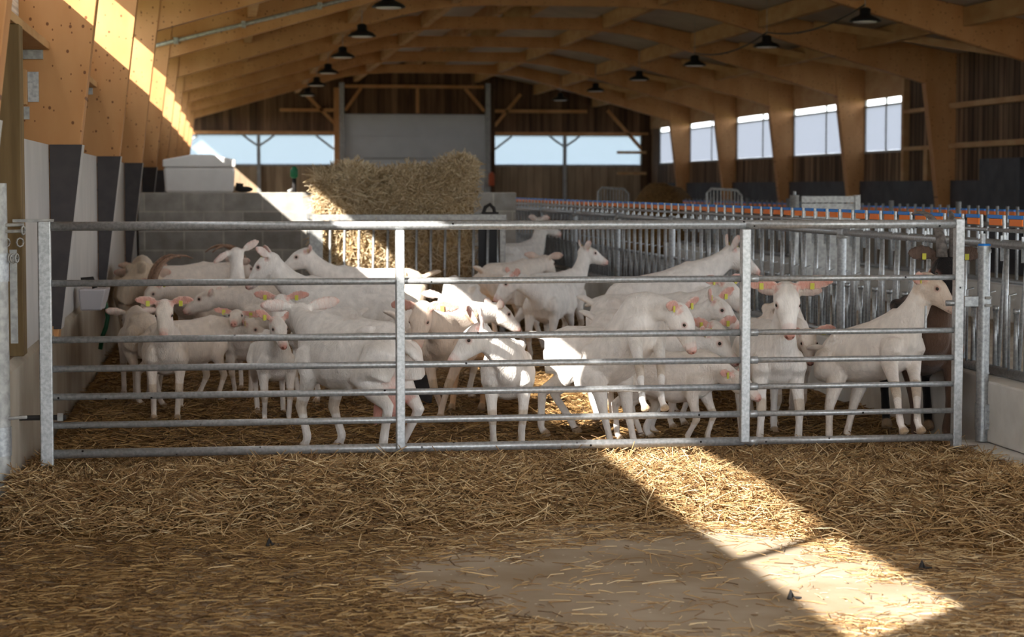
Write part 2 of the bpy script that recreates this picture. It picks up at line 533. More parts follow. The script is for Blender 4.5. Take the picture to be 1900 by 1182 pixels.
def strands(name, pos, length, rad, tilt, mat, az=None, curl=0.25, dirv=None):
    """a mass of stems: every stem a thin bent three-sided rod"""
    n = len(pos)
    if dirv is None:
        a = rng.uniform(0, 2 * np.pi, n) if az is None else az
        el = tilt * rng.normal(0, 1, n)
        d = np.stack([np.cos(a) * np.cos(el), np.sin(a) * np.cos(el), np.sin(el)], 1)
    else:
        d = dirv
    L = length[:, None]
    ref = np.tile(np.array([0.0, 0.0, 1.0]), (n, 1))
    s = np.cross(d, ref); s /= np.linalg.norm(s, axis=1)[:, None] + 1e-9
    u = np.cross(s, d)
    bend = (s * rng.normal(0, curl, n)[:, None] + u * np.abs(rng.normal(0, curl * 0.6, n))[:, None]) * L * 0.5
    p0 = pos - d * L * 0.5; p1 = pos + bend * 0.6; p2 = pos + d * L * 0.5
    verts = np.empty((n, 9, 3))
    for k, p in enumerate((p0, p1, p2)):
        for j in range(3):
            an = 2 * np.pi * j / 3
            verts[:, k * 3 + j] = p + (s * np.cos(an) + u * np.sin(an)) * rad[:, None]
    base = np.array([[0, 1, 4, 3], [1, 2, 5, 4], [2, 0, 3, 5], [3, 4, 7, 6], [4, 5, 8, 7], [5, 3, 6, 8]])
    faces = (np.arange(n)[:, None, None] * 9 + base[None]).reshape(-1)
    me = bpy.data.meshes.new(name)
    me.vertices.add(n * 9)
    me.vertices.foreach_set('co', verts.reshape(-1))
    nf = n * 6
    me.loops.add(nf * 4)
    me.loops.foreach_set('vertex_index', faces.astype(np.int32))
    me.polygons.add(nf)
    me.polygons.foreach_set('loop_start', np.arange(nf, dtype=np.int32) * 4)
    me.polygons.foreach_set('loop_total', np.full(nf, 4, dtype=np.int32))
    me.update(calc_edges=True)
    me.materials.append(mat)
    o = bpy.data.objects.new(name, me); col.objects.link(o)
    return o


# loose straw banked along the gate
n = 95000
x = rng.uniform(-1.05, 4.2, n); y = 8.0 + 3.7 * rng.beta(2.0, 1.3, n)
keep = rng.uniform(0, 1, n) < np.clip(0.15 + (bed_height(x, y) - FLOOR_Z) * 12, 0, 1)
x, y = x[keep], y[keep]
z = bed_height(x, y) + np.abs(rng.normal(0, 0.024, len(x))) + 0.004
o = strands('loose_straw', np.stack([x, y, z], 1), rng.uniform(0.06, 0.24, len(x)), rng.uniform(0.0014, 0.0032, len(x)), 0.36, M['straw'], curl=.32)
tag(o, 'loose golden straw banked along the foot of the gate', 'straw', kind='stuff')
# thin scattered straw on the concrete in front
n = 62000
x = rng.uniform(-1.2, 4.2, n); y = rng.uniform(6.2, 10.2, n)
bare = np.exp(-(((x - 1.9) / 0.75) ** 2 + ((y - 8.2) / 0.8) ** 2)) + 0.75 * np.exp(-(((x - 0.9) / 0.35) ** 2 + ((y - 8.6) / 0.35) ** 2))
dens = np.clip(0.15 + 1.1 * hash_noise(x, y, 1.4, 21) * hash_noise(x, y, 4.0, 5) + 0.35 * (x < 1) - 1.1 * bare, 0.05, 1)
keep = rng.uniform(0, 1, n) < dens
x, y = x[keep], y[keep]
z = np.maximum(bed_height(x, y), FLOOR_Z) + np.abs(rng.normal(0, 0.006, len(x))) + 0.002
L_, R_ = rng.uniform(0.02, 0.15, len(x)), rng.uniform(0.0012, 0.0028, len(x))
pos = np.stack([x, y, z], 1)
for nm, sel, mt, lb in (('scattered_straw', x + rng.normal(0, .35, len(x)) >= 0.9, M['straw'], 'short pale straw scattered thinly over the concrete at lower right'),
                        ('scattered_straw', None, M['straw_brown'], 'short brown straw matted over the concrete at lower left')):
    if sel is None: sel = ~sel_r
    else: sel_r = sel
    o = strands(nm, pos[sel], L_[sel], R_[sel], 0.07, mt, curl=0.18)
    tag(o, lb, 'straw', kind='stuff')
# trodden straw in the pen
n = 60000
x = rng.uniform(-1.0, 4.36, n); y = 11.0 + 15.4 * rng.uniform(0, 1, n) ** 1.7
z = bed_height(x, y) + np.abs(rng.normal(0, 0.012, n))
o = strands('trodden_straw', np.stack([x, y, z], 1), rng.uniform(0.06, 0.26, n), rng.uniform(0.0020, 0.0042, n), 0.22, M['straw_brown'])
tag(o, 'brown trodden straw stems strewn under the goats inside the pen', 'straw', kind='stuff')

# roof
for nm, xa, xb in (('ceiling_left', XL - 0.05, RIDGE - 0.22), ('ceiling_right', RIDGE + 0.22, XR + 0.05)):
    m = MB().prism([(xa, roof_z(xa)), (xb, roof_z(xb)), (xb, roof_z(xb) + 0.08), (xa, roof_z(xa) + 0.08)], -1.0, Y_END + 0.3)
    structure(m.build(nm, M['roof']))
structure(MB().box(RIDGE - 0.4, RIDGE + 0.4, -1.0, Y_END + 0.3, 5.32, 5.38).build('ceiling_ridge', M['black']))
m = MB()
for s in (-1, 1):
    m.box(RIDGE + s * 0.4 - 0.02, RIDGE + s * 0.4 + 0.02, -1.0, Y_END + 0.3, 5.09, 5.35)
structure(m.build('trim_1', M['black']))

# portal frames
FR = [3.5 + 5 * i for i in range(11)]
FR_T = 0.10


def left_in(z):
    return -1.055 + (z - 0.6) * 0.125


def right_in(z):
    return 12.08 - (z - 0.6) * 0.125


knee = 3.30
for i, y in enumerate(FR):
    zt = roof_z(-0.7)
    c = MB().prism([(XL, 0.55), (left_in(0.55), 0.55), (left_in(zt), zt), (XL, roof_z(XL))], y - FR_T, y + FR_T)
    structure(c.build('column_left', M['glulam'], bevel=0.006))
    c = MB().prism([(right_in(0.2), 0.2), (XR, 0.2), (XR, roof_z(XR)), (right_in(zt), zt)], y - FR_T, y + FR_T)
    structure(c.build('column_right', M['glulam'], bevel=0.006))
    a, b = left_in(knee), right_in(knee)
    poly = [(a, knee), (2.9, 4.34), (3.3, 4.43), (3.8, 4.49), (4.4, 4.52), (6.6, 4.52), (7.2, 4.49), (7.7, 4.43), (8.1, 4.34), (b, knee), (right_in(zt), zt), (7.6, roof_z(7.6) - .01), (7.5, 4.74), (3.5, 4.74),
            (3.4, roof_z(3.4) - .01), (left_in(zt), zt)]
    structure(MB().box(RIDGE - .25, RIDGE + .25, y - .06, y + .06, 4.741, 5.08).build('ridge_post', M['board']))
    structure(MB().prism(poly, y - FR_T * 0.8, y + FR_T * 0.8).build('roof_beam', M['glulam']))
# purlins between the frames
PX = [0.41, 2.08, 3.75, 5.18, 5.82, 7.2, 8.9, 10.6]
ys = [-1.0] + FR + [Y_END]
for i in range(len(ys) - 1):
    ya, yb = ys[i] + 0.08, ys[i + 1] - 0.08
    for x in PX:
        zt = roof_z(x) - 0.015
        structure(MB().box(x - 0.06, x + 0.06, ya, yb, zt - 0.27, zt).build('purlin_beam', M['board']))
# roof braces on the right side
for y in (28.5, 33.5, 38.5, 43.5, 48.5):
    m = MB().obox((11.8, y + 0.3, 3.45), (9.8, y + 4.8, 4.25), 0.10, 0.12)
    structure(m.build('brace_beam', M['board']))

# conduit clipped to one rafter
cy = 28.5 - 0.125
rt = empty('conduit', (-0.9, cy, 3.5), 'thin grey conduit clipped along the left side of a roof beam', 'pipe')
pa, pb = Vector((-0.95, cy, 3.45)), Vector((3.2, cy, 4.50))
MB().tube([pa, pb], 0.028, 8).build('pipe', M['galv_dull'], rt, smooth=True)
for t in (0.08, 0.3, 0.55, 0.8):
    p = pa.lerp(pb, t)
    MB().box(p.x - 0.03, p.x + 0.03, cy - 0.032, cy + 0.045, p.z - 0.045, p.z + 0.045).build('clip', M['galv_dull'], rt)

# left wall: low concrete, pale boards, opening under the eave
structure(MB().box(-1.445, -1.24, -2.0, 10.62, -0.5, 0.62).build('wall_left', M['concrete']))
m = MB().prism([(-1.43, -0.5), (-1.082, -0.5), (-1.082, 0.60), (-1.12, 0.64), (-1.43, 0.64)], 10.63, 58.0)
structure(m.build('wall_left_low', M['concrete']))
for i in range(1, len(FR)):
    ya = FR[i] + FR_T if i else 0
    yb = (FR[i + 1] - FR_T) if i + 1 < len(FR) else Y_END
    if i == 1: ya = 11.62
    structure(MB().box(-1.165, -1.100, ya, yb, 0.64, 1.82).build('wall_left_board', M['pale_panel']))
structure(MB().box(-1.325, -1.265, -1.0, Y_END, 0.6, 2.45).build('wall_left_outer', M['siding_side']))
M['curtain'] = new_mat('rolled_white_curtain', (0.72, 0.72, 0.72), 0.6, base2=(0.45, 0.45, 0.46), scale=(1, 1, 60), lo=0.4, hi=0.6)
structure(MB().box(-1.315, -1.275, -1.0, Y_END, 2.47, 2.98).build('wall_left_upper', M['curtain']))
structure(MB().box(-1.325, -1.265, -1.0, Y_END, 3.53, roof_z(-1.295)).build('wall_left_eave', M['board']))
for y in FR:
    structure(MB().box(-1.325, -1.275, y + 1.76, y + 1.82, 2.98, 3.53).build('shadow_batten', M['board']))  # unseen battens added to throw a thin shadow line across the floor
ya = -1.0
for y in FR + [Y_END]:
    m = MB().box(-1.44, -1.085, ya, y - FR_T - 0.002, 2.42, 2.47)
    structure(m.build('girt_beam', M['board'], bevel=0.004))
    mh = MB().box(-1.265, -1.125, y - FR_T - 0.05, y - FR_T - 0.002, 2.36, 2.418)
    structure(mh.build('trim_2', M['galv_dull']))
    ya = y + FR_T + 0.002
# dark cladding on the lower column faces
for y in FR:
    m = MB().prism([(-1.093, 0.64), (left_in(0.64) + 0.012, 0.64), (left_in(1.82) + 0.012, 1.82), (-1.093, 1.82)], y - FR_T - 0.022, y - FR_T - 0.001)
    tag(m.build('column_cladding', M['dark_panel'], loc=(-1.065, y, 0.64)), kind='structure')
    m = MB().prism([(left_in(0.64) + 0.002, 0.64), (left_in(0.64) + 0.014, 0.64), (left_in(1.82) + 0.014, 1.82), (left_in(1.82) + 0.002, 1.82)], y - FR_T - 0.001, y + FR_T)
    structure(m.build('column_cladding', M['pale_panel']))
# timber post that carries the near girt, with hanger plates
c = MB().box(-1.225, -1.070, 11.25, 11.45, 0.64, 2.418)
structure(c.build('timber_post', M['shaded_wood'], bevel=0.005))
structure(MB().box(-1.28, -1.225, 13.26, 13.38, 2.07, 2.29).build('trim_3', M['board']))
pl = MB().box(-1.223, -1.155, 13.372, 13.388, 2.09, 2.28)
tag(pl.build('hanger_plate', M['galv'], loc=(-1.19, 13.38, 2.09)), 'perforated bright steel hanger plate on the nearest left column', 'bracket')
pl = MB().box(-1.27, -1.215, 13.372, 13.39, 1.98, 2.06)
tag(pl.build('hanger_plate', M['galv_dull'], loc=(-1.24, 13.38, 1.98)), 'small dull steel bracket under the bright plate on left column', 'bracket')

# right wall
def right_wall():
    yy = [26.0] + [f for f in FR if f > 26] + [Y_END]
    structure(MB().box(12.28, 12.34, 24.0, Y_END, 1.66, 2.22).build('wall_right_low', M['siding_side']))
    structure(MB().box(12.28, 12.34, 24.0, 35.9, 2.22, roof_z(12.32)).build('wall_right', M['siding_side']))
    structure(MB().box(12.28, 12.34, 35.9, Y_END, 3.22, roof_z(12.32)).build('wall_right_top', M['board']))
    structure(MB().box(12.28, 12.34, 57.2, Y_END, 2.22, 3.22).build('wall_right_end', M['siding_side']))
    structure(MB().box(12.2, 12.36, 24.0, Y_END, 0.9, 1.66).build('baseboard_right', M['dark_low']))
    structure(MB().box(12.12, 12.38, 24.0, Y_END, -0.3, 0.9).build('wall_right_base', M['concrete']))
    structure(MB().box(12.17, 12.28, 35.76, 35.9, 1.66, 3.5).build('trim_4', M['board']))
    for z in (2.2, 2.87):
        structure(MB().box(12.15, 12.27, 24.0, 33.38, z, z + 0.09).build('girt_beam', M['board']))
        structure(MB().box(12.15, 12.27, 33.62, 35.75, z, z + 0.07).build('girt_beam', M['board']))
    k = 1
    for y0, y1 in ((35.92, 38.38), (38.62, 43.38), (43.62, 48.38), (48.62, 53.38), (53.62, 57.18)):
        w = empty('window_%d' % k, (12.31, y0, 2.22), None, None)
        w['kind'] = 'structure'
        MB().box(12.305, 12.31, y0, y1, 2.24, 3.08).build('windbreak_net', M['net_white'], w)
        m = MB()
        m.box(12.27, 12.33, y0, y1, 2.19, 2.235).box(12.27, 12.33, y0, y1, 3.07, 3.10)
        n = 2
        for j in range(n + 1):
            yc = y0 + (y1 - y0) * j / n
            m.box(12.29, 12.33, yc - 0.02, yc + 0.02, 2.2, 3.22)
        m.build('window_frame', M['galv_dull'], w)
        k += 1


right_wall()
structure(MB().box(12.28, 12.34, 4.0, 23.9, 3.2, roof_z(12.3)).build('wall_right_front', M['siding_side']))
structure(MB().box(12.28, 12.34, 4.0, 23.9, -0.3, 0.9).build('wall_right_front_low', M['concrete']))
# post and light batten by the siding, dark door leaf at far right
structure(MB().box(12.12, 12.27, 34.35, 34.55, 1.66, 2.2).build('trim_5', M['board']))
structure(MB().box(12.02, 12.12, 29.9, 31.6, 0.2, 2.0).build('door_1', M['dark_low']))

# end wall
ye = Y_END
structure(MB().prism([(-1.3, 3.02), (12.3, 3.02), (12.3, roof_z(12.3)), (RIDGE, roof_z(RIDGE)), (-1.3, roof_z(-1.3))], ye, ye + 0.06).build('wall_end', M['siding']))
DX0, DX1 = P(634, 300, ye).x, P(904, 300, ye).x
structure(MB().box(-1.3, DX0, ye, ye + 0.06, -0.1, 2.16).build('wall_end_low', M['siding_low']))
structure(MB().box(DX1, 12.3, ye, ye + 0.06, -0.1, 2.16).build('wall_end_low', M['siding_low']))
# sectional door: panels with joints, tracks
d = empty('door_2', ((DX0 + DX1) / 2, ye - 0.05, -0.1), None, None); d['kind'] = 'structure'
structure(MB().box(DX0, DX1, ye - 0.008, ye + 0.03, -0.1, 3.65).build('wall_end_door', M['door']))
for k in range(6):
    z0 = -0.1 + k * 0.62
    m = MB().box(DX0, DX1, ye - 0.05, ye - 0.01, z0, z0 + 0.61)
    m.build('door_panel', M['door'], d, bevel=0.01)
MB().box(DX0 + 0.6, DX1 - 0.6, ye - 0.09, ye - 0.055, 2.34, 2.38).build('door_bar', M['galv_dull'], d)
ztop = P(766, 212, ye).z
for s, x in ((-1, DX0), (1, DX1)):
    structure(MB().box(x - 0.07, x + 0.07, ye - 0.22, ye - 0.06, -0.1, 4.5).build('column_end', M['galv_dull']))
structure(MB().box(DX0 - 0.22, DX0 - 0.07, ye - 0.2, ye - 0.02, -0.1, 4.35).build('post_end', M['glulam']))
structure(MB().box(DX1 + 0.07, DX1 + 0.2, ye - 0.2, ye - 0.02, -0.1, 4.35).build('post_end', M['siding']))
for a, b in (((-1.2, 3.08), (DX0 - 0.2, 3.08)), ((DX1 + 0.2, 3.08), (12.2, 3.08)),
             ((1.6, 3.72), (DX0 - 0.2, 3.72)), ((DX1 + 0.2, 3.72), (10.4, 3.72)),
             ((DX0 + 0.1, 4.40), (DX1 - 0.1, 4.40)),
             ((DX0 - 0.15, 3.3), (DX0 - 1.0, 4.15)), ((DX1 + 0.2, 3.3), (DX1 + 0.95, 4.2)),
             ((DX0 + 0.1, 3.72), (DX0 + 0.55, 4.35)), ((DX1 - 0.1, 3.72), (DX1 - 0.65, 4.35)), ((RIDGE, 3.65), (RIDGE, 4.38)),
             ((11.0, 3.75), (12.05, 2.6))):
    m = MB().obox((a[0], ye - 0.12, a[1]), (b[0], ye - 0.12, b[1]), 0.09, 0.11, up=(0, 1, 0))
    structure(m.build('end_beam', M['glulam']))
structure(MB().box(DX0 + 0.07, DX1 - 0.07, ye - 0.02, ye, ztop, 4.4).build('wall_end_mid', M['siding']))
k = 6
for xa, xb, px in ((-1.3, DX0 - 0.22, 480), (DX1 + 0.2, 12.0, 1047)):
    w = empty('window_%d' % k, (xa, ye, 2.16), None, None); w['kind'] = 'structure'; k += 1
    MB().box(xa, xb, ye + 0.02, ye + 0.025, 2.20, 3.03).build('windbreak_net', M['net_blue'], w)
    MB().box(xa, xb, ye - 0.02, ye + 0.08, 2.14, 2.20).build('window_frame', M['galv_dull'], w)
    xm = P(px, 300, ye).x
    MB().box(xm - 0.05, xm + 0.05, ye - 0.12, ye - 0.02, -0.1, 3.03).build('mullion', M['galv_dull'], w)
    for s in (-1, 1):
        MB().tube([(xm, ye - 0.06, 2.7), (xm + s * 0.12, ye - 0.06, 2.78), (xm + s * 0.3, ye - 0.06, 2.9), (xm + s * 0.45, ye - 0.06, 3.03)], 0.03, 8).build('window_brace', M['galv_dull'], w)
for x0, s in ((DX0 - 0.22, -1), (DX1 + 0.2, 1), (-1.2, 1)):
    MB().tube([(x0, ye - 0.06, 2.62), (x0 + s * 0.5, ye - 0.06, 3.0)], 0.03, 8).build('window_brace', M['galv_dull'], w)
structure(MB().box(12.0, 12.32, ye - .2, ye + .06, -0.1, 3.05).build('column_end', M['siding']))
# end of right aisle: siding return with cross boards
for z in (1.9, 2.5):
    structure(MB().box(11.2, 12.05, ye - 0.6, ye - 0.5, z, z + 0.08).build('end_beam', M['board']))

# block wall across the back of the pen
YB = 26.6
M['block'] = new_mat('concrete_block', (0.30, 0.28, 0.25), 0.9, base2=(0.42, 0.395, 0.36), scale=(5, 5, 5), bump=0.3, bump_scale=(50, 50, 50))


def block_pattern(m):
    nt = m.node_tree; b = nt.nodes['Principled BSDF']
    src = b.inputs['Base Color'].links[0].from_socket
    g = nt.nodes.new('ShaderNodeNewGeometry'); sp = nt.nodes.new('ShaderNodeSeparateXYZ'); nt.links.new(g.outputs['Position'], sp.inputs[0])
    cb = nt.nodes.new('ShaderNodeCombineXYZ'); nt.links.new(sp.outputs[0], cb.inputs[0]); nt.links.new(sp.outputs[2], cb.inputs[1])
    br = nt.nodes.new('ShaderNodeTexBrick')
    br.inputs['Scale'].default_value = 1; br.inputs['Brick Width'].default_value = 0.5; br.inputs['Row Height'].default_value = 0.2467
    br.inputs['Mortar Size'].default_value = 0.012; br.inputs['Mortar Smooth'].default_value = 0.3
    br.inputs['Color1'].default_value = (0.75, 0.75, 0.75, 1); br.inputs['Color2'].default_value = (1.05, 1.05, 1.05, 1); br.inputs['Mortar'].default_value = (1.25, 1.22, 1.18, 1)
    nt.links.new(cb.outputs[0], br.inputs['Vector'])
    mx = nt.nodes.new('ShaderNodeMix'); mx.data_type = 'RGBA'; mx.blend_type = 'MULTIPLY'; mx.inputs[0].default_value = 1
    nt.links.new(src, mx.inputs[6]); nt.links.new(br.outputs[0], mx.inputs[7]); nt.links.new(mx.outputs[2], b.inputs['Base Color'])


block_pattern(M['block'])
structure(MB().box(-1.075, 3.80, YB, YB + 0.2, -0.3, 1.48).build('wall_block', M['block'], bevel=0.01))
structure(MB().box(-1.10, 3.80, YB + 0.2, YB + 3.0, -0.3, 1.44).build('floor_platform', M['concrete']))

# white tub on the block wall
tub = empty('plastic_tub', P(370, 360, YB + 0.4), 'white lidded plastic tub standing on the block wall end', 'tub')
tub.location.z = 1.48
x0, x1 = P(305, 355, YB + 0.4).x, P(436, 355, YB + 0.4).x
m = MB(); n0 = 0
m.v = [(x0 + .02, YB + .06, 1.48), (x1 - .02, YB + .06, 1.48), (x1 - .02, YB + .8, 1.48), (x0 + .02, YB + .8, 1.48),
       (x0, YB + .03, 1.80), (x1, YB + .03, 1.80), (x1, YB + .83, 1.80), (x0, YB + .83, 1.80)]
m.f = [(0, 3, 2, 1), (4, 5, 6, 7), (0, 1, 5, 4), (1, 2, 6, 5), (2, 3, 7, 6), (3, 0, 4, 7)]
m.build('tub_body', M['white'], tub, bevel=0.03)
m = MB().prism([(x0 - .01, 1.802), (x1 + .01, 1.802), (x1 + .01, 1.90), (x1 - .3, 1.965), (x0 + .35, 1.965), (x0 - .01, 1.90)], YB + .02, YB + .84)
m.build('lid', M['white'], tub, bevel=0.02)
# dark boot-like scraper, green pump, dark sack on the wall
p = P(455, 357, YB + 0.15)
b = MB(); b.tube([(p.x - .08, p.y, 1.50), (p.x - .07, p.y, 1.60)], 0.05, 12).ball((p.x - .01, p.y, 1.52), 0.11, 0.05, 0.04)
tag(b.build('rubber_boot', M['rubber'], loc=(p.x, p.y, 1.48), smooth=True), 'black rubber boot left on the block wall beside the white tub', 'boot')
p = P(546, 357, YB + 0.12)
pump = empty('tap', (p.x, p.y, 1.48), 'green handled water tap standing up from the block wall', 'tap')
MB().tube([(p.x, p.y, 1.48), (p.x, p.y, 1.66)], 0.028, 10).build('riser', M['rubber'], pump, smooth=True)
MB().lathe([(0.02, 0), (0.05, 0.03), (0.05, 0.12), (0.02, 0.16)], (p.x, p.y, 1.655), 12).build('tap_head', M['greenp'], pump, smooth=True)
MB().tube([(p.x - .02, p.y, 1.52), (p.x - .08, p.y - .03, 1.49)], 0.02, 8).build('spout', M['galv_dull'], pump, smooth=True)
p = P(906, 388, 21.4)

# ---------------------------------------------------------------- hay rack with bale
YF = 21.7
fx0, fx1 = P(586, 400, YF).x, P(932, 400, YF).x
fz = P(750, 404, YF).z
fd = 1.7
fr = empty('hay_rack', ((fx0 + fx1) / 2, YF, -0.02), 'galvanised barred hay rack standing before the block wall', 'feeder')
for yy in (YF, YF + fd):
    MB().box(fx0 - .02, fx1 + .04, yy - .03, yy + .03, fz - .03, fz + .035).build('top_rail', M['galv_dull'], fr, bevel=.004)
    MB().box(fx0 - .02, fx1 + .02, yy - .025, yy + .025, 0.08, 0.14).build('bottom_rail', M['galv_dull'], fr, bevel=.004)
for xx in (fx0, fx1):
    MB().box(xx - .03, xx + .03, YF + .03, YF + fd - .03, fz - .03, fz + .03).build('side_rail', M['galv_dull'], fr, bevel=.004)
    for yy in (YF, YF + fd):
        w_ = 0.07 if xx == fx0 and yy == YF else 0.03
        MB().box(xx - w_, xx + w_, yy - .034, yy + .034, -0.03, fz - .03).build('corner_post', M['galv_dull'], fr, bevel=.004)
nb = 13
for yy in (YF, YF + fd):
    for k in range(1, nb):
        xx = fx0 + (fx1 - fx0) * k / nb
        MB().tube([(xx - .02, yy, 0.12), (xx, yy, fz - .02)], 0.014, 8).build('bar', M['galv'], fr, smooth=True)
for xx in (fx0, fx1):
    for k in range(1, 8):
        yy = YF + fd * k / 8
        MB().tube([(xx, yy, 0.12), (xx, yy, fz - .02)], 0.014, 8).build('bar', M['galv'], fr, smooth=True)
MB().box(fx1 - .25, fx1 - .05, YF + .06, YF + .08, 0.14, fz - .05).build('side_plate', M['black'], fr)
p = P(572, 493, YF - .04)
MB().box(fx0 - .2, fx0 - .06, YF - .05, YF - .01, p.z - .04, p.z + .04).build('latch', M['galv_dull'], fr)

hx0, hx1 = fx0 + 0.06, P(886, 400, YF).x
hc = ((hx0 + hx1) / 2, YF + fd / 2)
hay = empty('hay_bale', (hc[0], hc[1], 0.15), 'big ragged brown hay bale heaped up inside the barred rack', 'hay')
hw, hd = (hx1 - hx0) / 2 - 0.03, fd / 2 - 0.10


def hay_top(x):
    u = (x - hc[0]) / hw
    return 1.72 - 0.05 * math.cos(3 * u) + 0.07 * u * u * u + 0.03 * math.sin(9 * u)


us = np.linspace(0, 1, 1)
m = MB()
NX, NT = 30, 40
for i in range(NX + 1):
    x = hx0 + (hx1 - hx0) * i / NX
    u = (x - hc[0]) / hw
    shrink = (max(0, 1 - abs(u) ** 6)) ** 0.5 * 0.25 + 0.75
    top = hay_top(x) - 0.12 * (1 - shrink) * 4 * 0.4
    for k in range(NT):
        a = 2 * math.pi * k / NT
        c, s = math.cos(a), math.sin(a)
        e = 0.45
        yy = hd * shrink * math.copysign(abs(c) ** e, c)
        zc = (top + 0.15) / 2; hh = (top - 0.15) / 2
        zz = zc + hh * math.copysign(abs(s) ** e, s)
        nz = 0.035 * (random.random() - .5)
        m.v.append((x + 0.05 * (random.random() - .5), hc[1] + yy + nz, zz + nz))
for i in range(NX):
    for k in range(NT):
        a = i * NT + k; b = i * NT + (k + 1) % NT
        m.f.append((a, b, b + NT, a + NT))
m.f.append(tuple(range(NT - 1, -1, -1))); m.f.append(tuple(NX * NT + k for k in range(NT)))
core = m.build('hay_mass', M['haycore'], hay, smooth=True)
core['kind'] = 'stuff'
# stems over the surface of the bale
vs = np.array(m.v)
fs = [f for f in m.f if len(f) == 4]
fi = np.array(fs)
pick = rng.integers(0, len(fi), 22000)
w4 = rng.dirichlet((1, 1, 1, 1), len(pick))
pos = (vs[fi[pick]] * w4[:, :, None]).sum(1)
out = pos - np.array([hc[0], hc[1], 0.95]); out /= np.linalg.norm(out, axis=1)[:, None]
dv = rng.normal(0, 1, (len(pos), 3)) + out * 0.5; dv[:, 2] -= 0.25
dv /= np.linalg.norm(dv, axis=1)[:, None]
pos = pos + out * rng.uniform(0, 0.035, len(pos))[:, None]
pos = np.minimum(pos, np.array([99, 99, 99.]))
ok = (pos[:, 0] > fx0 - 0.02) & (pos[:, 0] < fx1)
infront = (pos[:, 1] < YF + 0.06) & (pos[:, 2] < fz)
ok &= ~infront
pos, dv = pos[ok], dv[ok]
o = strands('hay_stems', pos, rng.uniform(0.10, 0.32, len(pos)), rng.uniform(0.0028, 0.0058, len(pos)), 0.3, M['hay'], curl=0.4, dirv=dv)
for v in o.data.vertices: pass
o.data.transform(Matrix.Translation(-Vector(hay.location)))
o.parent = hay
o['kind'] = 'stuff'
# dark halter lying on the rack's rail
p = P(908, 390, YF + .05)
b = MB().tube([(p.x - .07, YF, fz + .05), (p.x - .05, YF, fz + .11), (p.x, YF, fz + .14), (p.x + .04, YF, fz + .10), (p.x + .05, YF, fz + .05)], 0.02, 8).box(p.x - .09, p.x + .09, YF - .02, YF + .02, fz + .037, fz + .06)
tag(b.build('halter', M['rubber'], loc=(p.x, YF, fz + .037)), 'dark leather halter lying on the hay rack rail', 'halter')

# ---------------------------------------------------------------- hanging lamps
lamp0 = None
cells = [(2.08, 25.9 + 5 * k, 3.80) for k in range(6)] + [(8.5, 26.6 + 5 * k, 3.75) for k in range(6)]
for i, (x, y, z) in enumerate(cells):
    side = 'left' if i < 6 else 'right'
    kth = ['nearest', 'second', 'third', 'fourth', 'fifth', 'farthest'][i % 6]
    lab = 'black pendant barn lamp, %s of the %s row under the roof' % (kth, side)
    top = roof_z(x) - 0.01
    if i % 6 == 0:
        lamp0 = empty('pendant_lamp', (x, y, z), lab, 'lamp', 'black pendant lamps in two rows')
        MB().lathe([(0.21, 0.0), (0.215, 0.012), (0.17, 0.05), (0.09, 0.085), (0.075, 0.10), (0.075, 0.17), (0.04, 0.19)], (x, y, z), 20).build('shade', M['black'], lamp0, smooth=True)
        MB().lathe([(0.15, -0.012), (0.16, -0.004), (0.16, 0.0)], (x, y, z), 20).build('lens', M['white'], lamp0, smooth=True)
        MB().tube([(x, y, z + 0.18), (x, y, roof_z(x) - (0.28 if i == 0 else 0.0))], 0.005, 6).build('cable', M['galv_dull'], lamp0)
    else:
        c = copy_tree(lamp0); c.location = (x, y, z); c['label'] = lab
# cable looping between the right hand lamps
m = MB()
for k in range(2):
    y0 = 26.6 + 5 * k
    pts = [(8.5, y0 + 5 * t, 3.98 - 0.5 * t * (1 - t) * 1.2) for t in np.linspace(0, 1, 9)]
    m.tube(pts, 0.012, 6)
tag(m.build('cable', M['black'], loc=(8.5, 26.6, 3.9)), 'black cable sagging between the pendant lamps of the right row', 'cable')

# ---------------------------------------------------------------- the gate
GL = G(88, 843, 0.13); GR = G(1774, 811, 0.13)
gd = (GR - GL); gd.z = 0; glen = gd.length; gd.normalize()
gate = empty('field_gate', (GL.x, GL.y, 0.06), 'long seven rail galvanised steel gate across the front of the goat pen', 'gate')
gh = P(88, 420, GL.y).z - 0.13
rows_l = [420, 526, 631, 685, 737, 790, 843]
rail_z = [P(88, r, GL.y).z for r in rows_l]


def gp(t, z):
    q = GL + gd * (glen * t); return (q.x, q.y, z)


def gate_t(px):
    """how far along the gate a pixel column lies"""
    lo, hi = 0.0, 1.0
    for _ in range(40):
        mid = (lo + hi) / 2
        q = Vector(gp(mid, 0.7)) - CAM
        x = W / 2 + F * q.dot(RT) / q.dot(FW)
        if x < px: lo = mid
        else: hi = mid
    return lo


